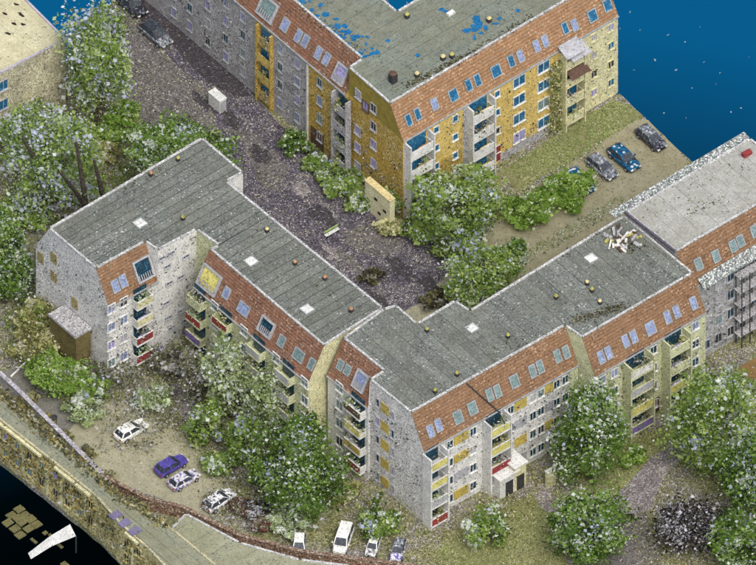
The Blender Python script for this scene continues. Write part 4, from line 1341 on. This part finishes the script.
scatter('grass', 'patchy olive grass and weeds around the blocks', [
    [(330, 470), (368, 478), (432, 534), (560, 480), (560, 500), (610, 565), (440, 570), (330, 545)],
    [(436, 530), (560, 460), (660, 430), (700, 400), (756, 400), (756, 565), (640, 565), (620, 500), (560, 480), (470, 530)],
    [(150, 400), (300, 360), (350, 470), (330, 545), (250, 520), (200, 470), (150, 420)],
    [(90, 380), (150, 360), (200, 380), (160, 410), (110, 405)]], 30, 'straw', .08, 'grass')
scatter('grass', 'short green grass below the yellow garden front', [[(498, 172), (612, 100), (640, 118), (560, 168)]], 24, 'bright', .07, 'grass')
scatter('leaf_litter', 'pale litter strewn over the dark road and courtyard', [[(180, 90), (255, 110), (300, 160), (390, 230), (470, 280), (440, 330), (383, 320), (240, 200), (215, 130)]],
        4, 'dull', .08, 'litter', .8, (.03, .06))
scatter('leaf_litter', 'sparse litter on the upper pavement by the parked dark cars', [[(120, 10), (160, 30), (230, 100), (222, 128), (130, 118)]], 4, 'dull', .08, 'litter', .8, (.03, .06))

scatter('leaf_litter', 'pale and lilac scraps strewn through the left gardens', [
    [(95, 350), (200, 350), (330, 390), (350, 470), (300, 545), (230, 500), (180, 430), (100, 410)], [(60, 110), (120, 120), (110, 190), (60, 230), (0, 230), (0, 200)]],
    12, 'dull', .12, 'litter', .4, (.05, .4))
scatter('leaf_litter', 'white rubble strewn along the lane behind the right roof', [[(512, 262), (560, 230), (622, 196), (628, 206), (560, 246), (520, 270)], [(548, 172), (600, 142), (606, 148), (556, 180)]],
        34, 'pale', .1, 'litter', .3, (.03, .35))

def brush(name, label, boxes, pal, size, cat):
    ap = []
    for x0, x1, y0, y1, z1, n in boxes:
        k = max(6, n // 45)
        cx, cy, cz = RNG.uniform(x0, x1, k), RNG.uniform(y0, y1, k), z1 * RNG.random(k) ** 1.5
        i = RNG.integers(0, k, n)
        g = np.stack([(cx[i] - 378) / K, (282.5 - cy[i]) / K / S45, cz[i]], 1)
        g += RNG.normal(size=(n, 3)) * np.array([.45, .45, .4]) * RNG.uniform(.4, 1.5, k)[i][:, None]
        g[:, 2] = np.maximum(g[:, 2], .05)
        ap.append(g)
    pts = np.concatenate(ap)
    o = link(name, leaves_mesh(name, pts, size * (.5 + 1.2 * RNG.random(len(pts)) ** 2), pal))
    return tag(o, label, cat, kind='stuff')


brush('brushwood', 'grey-green wispy undergrowth filling the gardens below the left block', [
    (96, 330, 372, 452, 2.2, 7000), (36, 110, 340, 400, 2.0, 3000), (200, 300, 452, 530, 1.2, 2500)], 'dull', .12, 'undergrowth')
brush('brushwood', 'green wispy undergrowth on the upper left bank', [(40, 130, 128, 215, 1.6, 5000), (0, 60, 215, 330, 1.6, 3500)], 'green', .12, 'undergrowth')
brush('brushwood', 'pale weeds around the entrance of the right block', [(480, 560, 478, 520, .8, 1500), (330, 430, 500, 545, .7, 1800), (620, 650, 430, 460, .5, 500)], 'straw', .1, 'undergrowth')
brush('brushwood', 'dry vines hanging along the terrace parapet', [(160, 300, 556, 566, .5, 300)], 'ochre', .1, 'undergrowth')
ap = []
for (x0, y0, x1, y1, z, n, sg) in ((-10, 385, 60, 446, 6.1, 2400, .4), (60, 446, 122, 500, 6.1, 1100, .3), (122, 500, 170, 528, 6.1, 500, .35), (-5, 419, 48, 459, 4.0, 5200, .9), (48, 459, 98, 498, 3.8, 5600, 1.0), (98, 498, 150, 550, 3.8, 5200, 1.0)):
    t = RNG.random(n)
    a_ = P(x0, y0, z); b_ = P(x1, y1, z)
    q = np.array(a_)[None] * (1 - t[:, None]) + np.array(b_)[None] * t[:, None]
    q += RNG.normal(size=(n, 3)) * np.array([sg, sg, sg * .8]) * (np.sin(t * 40)[:, None] * .5 + .6)
    ap.append(q)
pts = np.concatenate(ap)
tag(link('creeper', leaves_mesh('creeper', pts, RNG.uniform(.08, .3, len(pts)), 'ochre')), 'ochre creeper growing over both edges of the terrace roof', 'creeper', kind='stuff')
# stray white scan points floating over the drop beyond the lane
q = np.array([P(x, y, 3.0) for x, y in ((630, 12), (640, 30), (634, 70), (668, 35), (685, 42), (700, 27), (676, 70), (704, 62), (720, 73), (716, 84), (664, 113), (686, 118), (645, 118), (731, 112), (741, 108), (749, 57), (692, 88), (655, 60))])
tag(link('stray_scan_points', leaves_mesh('stray_scan_points', q, RNG.uniform(.09, .2, len(q)), 'white')), 'few stray white scan points floating in front of the blue at upper right', 'scan points', kind='stuff')

# ------------------------------------------------------------------ vehicles
M_TYRE = gloss('tyre', (34, 34, 34), .8)
M_RIM = gloss('rim', (150, 150, 154), .4)
M_CGLASS = gloss('car_glass', (46, 52, 60), .55, (70, 78, 88))
M_LAMP = gloss('head_lamp', (220, 220, 214), .2)
M_TAIL = gloss('tail_lamp', (150, 30, 28), .3)


def body_loft(m, st):
    rings = []
    for x, w, zb, zt in st:
        rings.append([(x, -w * .9, zb), (x, -w, zb + .22), (x, -w, zt - .16), (x, -w * .86, zt), (x, w * .86, zt), (x, w, zt - .16), (x, w, zb + .22), (x, w * .9, zb)])
    n = 8
    vs = [q for r in rings for q in r]
    fs = [tuple(range(n - 1, -1, -1)), tuple((len(rings) - 1) * n + j for j in range(n))]
    for i in range(len(rings) - 1):
        for j in range(n):
            fs.append((i * n + j, i * n + (j + 1) % n, (i + 1) * n + (j + 1) % n, (i + 1) * n + j))
    m.add(vs, fs)


def car(name, label, px, py, heading, paint_m, roof_m=None, glass=None, sc=1.0, van=False, cat='car', group='parked cars'):
    c = P(px, py, .6)
    rt = root(name, (c.x, c.y, .02), label, cat, group, heading)
    rt.scale = (sc, sc, sc)
    glass = glass or M_CGLASS
    roof_m = roof_m or paint_m
    if van:
        st = [(-2.3, .8, .3, 1.05), (-2.2, .9, .24, 1.15), (-1.0, .92, .22, 1.15), (.6, .92, .22, 1.12), (1.5, .88, .22, 1.0), (2.1, .8, .26, .86), (2.25, .68, .32, .7)]
        b0, b1, t0, t1, zb, zt, wb, wt = -2.22, 1.55, -2.1, .75, 1.12, 1.9, .86, .74
    else:
        st = [(-2.1, .68, .36, .8), (-2.02, .8, .28, .9), (-1.4, .86, .22, .93), (0, .88, .2, .92), (.9, .86, .22, .9), (1.6, .82, .24, .8), (2.0, .74, .28, .7), (2.1, .62, .34, .6)]
        b0, b1, t0, t1, zb, zt, wb, wt = -1.95, 1.0, -1.5, .2, .9, 1.46, .8, .63
    key = 'van' if van else 'car'
    me = tpl((key + '_body',), lambda m: body_loft(m, st), paint_m)
    body = sub('body', me, rt)
    if not body.modifiers:
        bv = body.modifiers.new('bevel', 'BEVEL'); bv.width = .05; bv.segments = 2
    def cab(m):
        vs = [(b0, -wb, zb - .03), (b1, -wb, zb - .03), (b1, wb, zb - .03), (b0, wb, zb - .03), (t0, -wt, zt), (t1, -wt, zt), (t1, wt, zt), (t0, wt, zt)]
        mid = [(t0 + .15, 0, zt + .04), (t1 - .1, 0, zt + .04)]
        m.add(vs + mid, [(0, 1, 5, 4), (1, 2, 6, 5), (2, 3, 7, 6), (3, 0, 4, 7), (4, 5, 9, 8), (7, 8, 9, 6), (5, 6, 9), (4, 8, 7)])
    sub('roof', tpl((key + '_cabin',), cab, roof_m), rt)
    def pane_fn(a, b, c_, d, e):
        a, b, c_, d = map(Vector, (a, b, c_, d))
        nn = (b - a).cross(d - a).normalized()
        cen = (a + b + c_ + d) / 4
        if nn.dot(cen - Vector((-.4, 0, zb))) < 0: nn = -nn
        def fn(m):
            q = [cen + (v - cen) * e for v in (a, b, c_, d)]
            m.add([v + nn * .02 for v in q] + [v - nn * .02 for v in q], [(0, 1, 2, 3), (0, 4, 5, 1), (1, 5, 6, 2), (2, 6, 7, 3), (3, 7, 4, 0)])
        return fn
    sub('windscreen', tpl((key + '_windscreen',), pane_fn((b1, -wb, zb), (b1, wb, zb), (t1, wt, zt), (t1, -wt, zt), .86), glass), rt)
    sub('rear_window', tpl((key + '_rear_window',), pane_fn((b0, -wb, zb), (b0, wb, zb), (t0, wt, zt), (t0, -wt, zt), .8), glass), rt)
    for s in (-1, 1):
        mb, mt = (b0 + b1) / 2 - .1, (t0 + t1) / 2 - .1
        sub('side_window', tpl((key + '_side_window_front', s), pane_fn((mb, s * wb, zb), (b1, s * wb, zb), (t1, s * wt, zt), (mt, s * wt, zt), .84), glass), rt)
        sub('side_window', tpl((key + '_side_window_rear', s), pane_fn((b0, s * wb, zb), (mb, s * wb, zb), (mt, s * wt, zt), (t0, s * wt, zt), .84), glass), rt)
        fx = st[-2][0]; rx_ = st[1][0]
        sub('headlight', tpl((key + '_headlight', s), lambda m: m.cbox((fx + .02, s * .55, st[-2][3] - .12), .2, .3, .16), M_LAMP), rt)
        sub('tail_light', tpl((key + '_tail_light', s), lambda m: m.cbox((rx_ - .05, s * .6, st[1][3] - .18), .12, .22, .22), M_TAIL), rt)
        sub('mirror', tpl((key + '_mirror', s), lambda m: m.cbox((b1 - .35, s * (wb + .16), zb + .08), .14, .2, .14), paint_m), rt)
        for x in (-1.3, 1.3):
            w = sub('wheel', tpl((key + '_wheel', s, x), lambda m: m.tube([(x, s * .66, .31), (x, s * .9, .31)], .31, 16), M_TYRE), rt)
            sub('rim', tpl((key + '_rim', s, x), lambda m: m.tube([(x, s * .85, .31), (x, s * .92, .31)], [.2, .17], 10), M_RIM), w)
    return rt


HU, HA = B, -(math.pi / 2 - B)       # headings along U and along A
PW = gloss('white_car_paint', (226, 226, 220), .3)
PB = gloss('blue_car_paint', (76, 66, 146), .3, (98, 88, 170))
PL = speck('silver_lilac_paint', [(2, (190, 188, 196)), (2, (214, 212, 214)), (1.4, (112, 104, 170)), (.6, (90, 84, 90))], cell=.2, rough=.35)
PG = speck('grey_car_paint', [(2, (96, 100, 108)), (2, (132, 136, 142)), (1, (176, 178, 182)), (.6, (60, 62, 66))], cell=.2, rough=.35)
PK = speck('dark_car_paint', [(3, (44, 44, 50)), (2, (66, 68, 76)), (1, (120, 124, 134))], cell=.2, rough=.3)
PS = speck('speckled_car_paint', [(2, (210, 210, 210)), (1.5, (150, 150, 152)), (1, (60, 60, 60)), (1, (228, 228, 228))], cell=.2, rough=.4)
PT = speck('teal_car_paint', [(3, (20, 74, 108)), (2, (34, 96, 134)), (.7, (190, 194, 196)), (.6, (50, 50, 54))], cell=.25, rough=.3)
car('hatchback', 'white hatchback parked on the gravel below the left block', 131, 430, HU, PW, sc=.95)
car('hatchback', 'violet-blue hatchback on the gravel, the upper of two beside each other', 171, 465, HU, PB, sc=.92)
car('hatchback', 'silver and lilac hatchback parked just below the violet-blue one', 184, 479, HU, PL, sc=.88)
car('hatchback', 'white and grey speckled car by the red-flowered bush', 219, 500, HU + .05, PS, sc=.95)
car('saloon_car', 'grey car in the upper left street on the pavement side', 156, 34, HA, PG, M_CGLASS, sc=1.0)
car('saloon_car', 'dark car cut by the top edge in the upper left street', 131, 4, HA, PK, sc=1.0)
car('parked_car', 'teal car nearest the hedge bush in the row by the yellow block', 580, 181, HA, PT, sc=.95)
car('parked_car', 'grey car, second from the hedge bush in the row by the yellow block', 602, 167, HA, PG, sc=.98)
car('parked_car', 'teal car with white flanks, third from the hedge bush', 624, 158, HA, PT, PT, sc=1.0)
car('parked_car', 'dark silver car nearest the blue void in the row by the yellow block', 651, 138, HA, PK, PG, sc=.95)
HD = math.radians(-104)
car('parked_van', 'tall white van nose to the brick wall at the bottom edge', 343, 540, HD, PW, sc=.88, van=True, cat='van', group='vehicles along the brick wall')
car('parked_car', 'car with white roof left of the white van, by the brick wall', 299, 545, HD + .2, PG, PW, sc=.85, group='vehicles along the brick wall')
car('parked_car', 'small speckled car right of the white van, by the brick wall', 373, 545, HD, PS, PW, sc=.75, group='vehicles along the brick wall')
car('parked_car', 'silver car with dark windscreen, second right of the white van', 398, 549, HD + .05, PL, PG, sc=.8, group='vehicles along the brick wall')

# ------------------------------------------------------------------ small things
def slab_thing(name, label, cat, base, x, y, z, mat, extra=None):
    rt = root(name, base, label, cat)
    MB().box(base, x, y, z).build('panel', mat, rt)
    if extra: extra(rt)
    return rt


# cream garden shed wall
b = P(365, 208)
rt = root('garden_shed', b, 'tall narrow cream shed with small dark openings below the yellow corner', 'shed')
MB().box(b, A * 4.2, U * .7, Zv * 4.2).build('wall', wallmat('shed_cream', (214, 210, 174), .06, .02), rt)
MB().box(b - A * .08 - U * .06 + Zv * 4.2, A * 4.36, U * .82, Zv * .1).build('roof', M_CAPT, rt)
for i, (t, z) in enumerate(((1.6, 2.6), (2.2, .9), (3.1, 1.9))):
    MB().box(b + A * t - U * .03 + Zv * z, A * .5, -U * .02, Zv * .35).build('wall_opening', M_BLK, rt)

b = P(223, 112)
rt = root('utility_cabinet', b, 'white box-shaped cabinet standing at the road below the grey front', 'cabinet')
MB().box(b - U * .45, U * .9, -A * 1.9, Zv * 1.8).build('body', M_FRAMEW, rt)
MB().box(b - U * .5 + A * .05 + Zv * 1.8, U * 1.0, -A * 2.0, Zv * .1).build('lid', M_FRAMEW, rt)
MB().box(b - U * .38 + A * .01 + Zv * .15, U * .76, A * .03, Zv * 1.5).build('door', M_GREYP, rt)

b = P(324, 238)
rt = root('bench', b, 'pale slatted bench standing alone on the courtyard road', 'bench')
for j in range(3):
    MB().box(b + Zv * .44 + A * (.0 + .14 * j), U * 1.9, A * .12, Zv * .05).build('seat_slat', M_FRAMEW, rt)
for j in range(2):
    MB().box(b + Zv * (.6 + .16 * j) - A * .06, U * 1.9, A * .04, Zv * .12).build('back_slat', wallmat('bench_green', (150, 176, 110), .1, .05), rt)
for t in (.15, 1.65):
    MB().box(b + U * t - A * .05, U * .08, A * .45, Zv * .43).build('leg', M_DARK, rt)

for i, (x, y, wv, h, lab) in enumerate(((552, 486, 1.1, 2.2, 'tall pale board standing on the lawn beside the facade tree'),
                                         (566, 514, 1.5, 1.3, 'cream board box between the path and the bottom dark tree'))):
    b = P(x, y)
    rt = root('garden_board', b, lab, 'board')
    MB().box(b - U * wv / 2, U * wv, -A * .5, Zv * h).build('panel', M_CREAM, rt)
    MB().box(b - U * (wv / 2 + .05) + Zv * h + A * .04, U * (wv + .1), -A * .6, Zv * .07).build('cap', M_FRAMEW, rt)
b = P(467, 545)
rt = root('leaning_board', b, 'long narrow pale board leaning beside the small tree, bottom edge', 'board')
MB().box(b, A * 1.5, U * .12, Zv * 2.2).build('panel', wallmat('pale_board', (184, 184, 160), .08, .04), rt)
MB().box(b + A * .1 + U * .12, A * .12, U * .5, Zv * .1).build('foot', M_DARK, rt)

b = P(54, 424)
rt = root('waste_bin', b, 'black bin standing at the end of the driveway', 'bin')
MB().tube([b, b + Zv * .2, b + Zv * 1.0], [.24, .28, .34], 12).build('body', M_BLK, rt)
MB().tube([b + Zv * 1.0, b + Zv * 1.1, b + Zv * 1.2], [.38, .38, .15], 12).build('lid', M_DARK, rt)

b = P(18, 372)
rt = root('crossed_planks', b, 'two white planks crossed in an X beside the driveway', 'planks')
MB().box(b - U * 1.1 + Zv * .02, U * 2.2 + Zv * .9, A * .2, Zv * .1).build('plank', M_FRAMEW, rt)
MB().box(b + U * .9 - A * .1 + Zv * .02, -U * 1.5 + A * .3 + Zv * 1.3, A * .2, Zv * .1).build('plank', M_FRAMEW, rt)

for i, (x0, y0, x1, y1, lab) in enumerate(((92, 196, 60, 172, 'dark bare trunk leaning over the pale left tree, the lower one'),
                                          (52, 168, 22, 138, 'dark bare trunk leaning over the pale left tree, the upper one'),
                                          (88, 200, 76, 142, 'thick dark leaning trunk beside the back edge of the striped roof'),
                                          (106, 192, 94, 160, 'short dark leaning trunk nearest the roof edge'))):
    a, c = P(x0, y0 + 20, 0), P(x1, y1, 14 if i != 3 else 10)
    rt = root('bare_tree', a, lab, 'tree')
    m = MB().tube([a, a.lerp(c, .4) + Zv * .3, c], [.34, .28, .16], 7)
    m.build('trunk', M_BARK, rt)
    m = MB()
    for q in range(5):
        s_ = a.lerp(c, random.uniform(.5, .95))
        m.tube([s_, s_ + Vector((random.uniform(-1, 1), random.uniform(-1, 1), random.uniform(.2, 1.2)))], [.07, .02], 5)
    m.build('limbs', M_BARK, rt)

b = P(752, 402)
rt = root('lean_to', b, 'brown lean-to roof at the right edge under the scaffold', 'shed')
M_BRN = wallmat('brown_sheet', (112, 88, 54), .12, .08)
MB().box(b - U * 1.0 + Zv * 2.0, U * 4, -A * 2.4 + Zv * 1.2, Zv * .12).build('roof', M_BRN, rt)
for t in (-.9, 2.9):
    MB().box(b + U * t - A * .2, U * .1, -A * .1, Zv * 2.05).build('post', M_BROWN, rt)

# loose roof pieces in the dark drop
M_FRAG = wallmat('mossy_slab', (104, 100, 66), .14, .08)
rt = root('broken_terrace', P(10, 530, 0), 'mossy brown slabs of a broken terrace in the dark drop, bottom left corner', 'terrace')
rr = random.Random(9)
for i in range(4):
    for j in range(3):
        if rr.random() < .2: continue
        p = P(6, 514, 0) + A * (i * .95) - U * (j * 1.15) + U * 1.0 + Vector((rr.gauss(0, .08), rr.gauss(0, .08), rr.gauss(0, .1)))
        MB().box(p, A * .88, U * 1.05 + Zv * rr.gauss(0, .1), Zv * .14).build('slab', M_FRAG, rt)
for i in range(6):
    p = P(30 + i * 6, 545 + rr.gauss(0, 6), 0)
    MB().box(p, A * rr.uniform(.4, 1.2), U * rr.uniform(.3, .7), Zv * .14).build('slab', M_FRAG, rt)
rt = root('white_awning', P(30, 556, 0), 'torn white awning sloping in the dark drop, bottom left', 'awning')
MB().add([P(28, 553, 0), P(31, 559, 0), P(52, 546, 1.2), P(76, 536, 2.2), P(70, 524, 2.2), P(50, 536, 1.3), P(28, 553, -.1), P(31, 559, -.1), P(52, 546, 1.1), P(76, 536, 2.1), P(70, 524, 2.1), P(50, 536, 1.2)],
         [(0, 1, 2, 5), (5, 2, 3, 4), (7, 6, 11, 8), (8, 11, 10, 9), (0, 6, 7, 1), (1, 7, 8, 2), (2, 8, 9, 3), (3, 9, 10, 4), (4, 10, 11, 5), (5, 11, 6, 0)]).build('cloth', M_FRAMEW, rt)
MB().tube([P(76, 536, 2.1), P(76, 536, 2.1) - Zv * 2.5], .08, 6).build('post', M_DARK, rt)
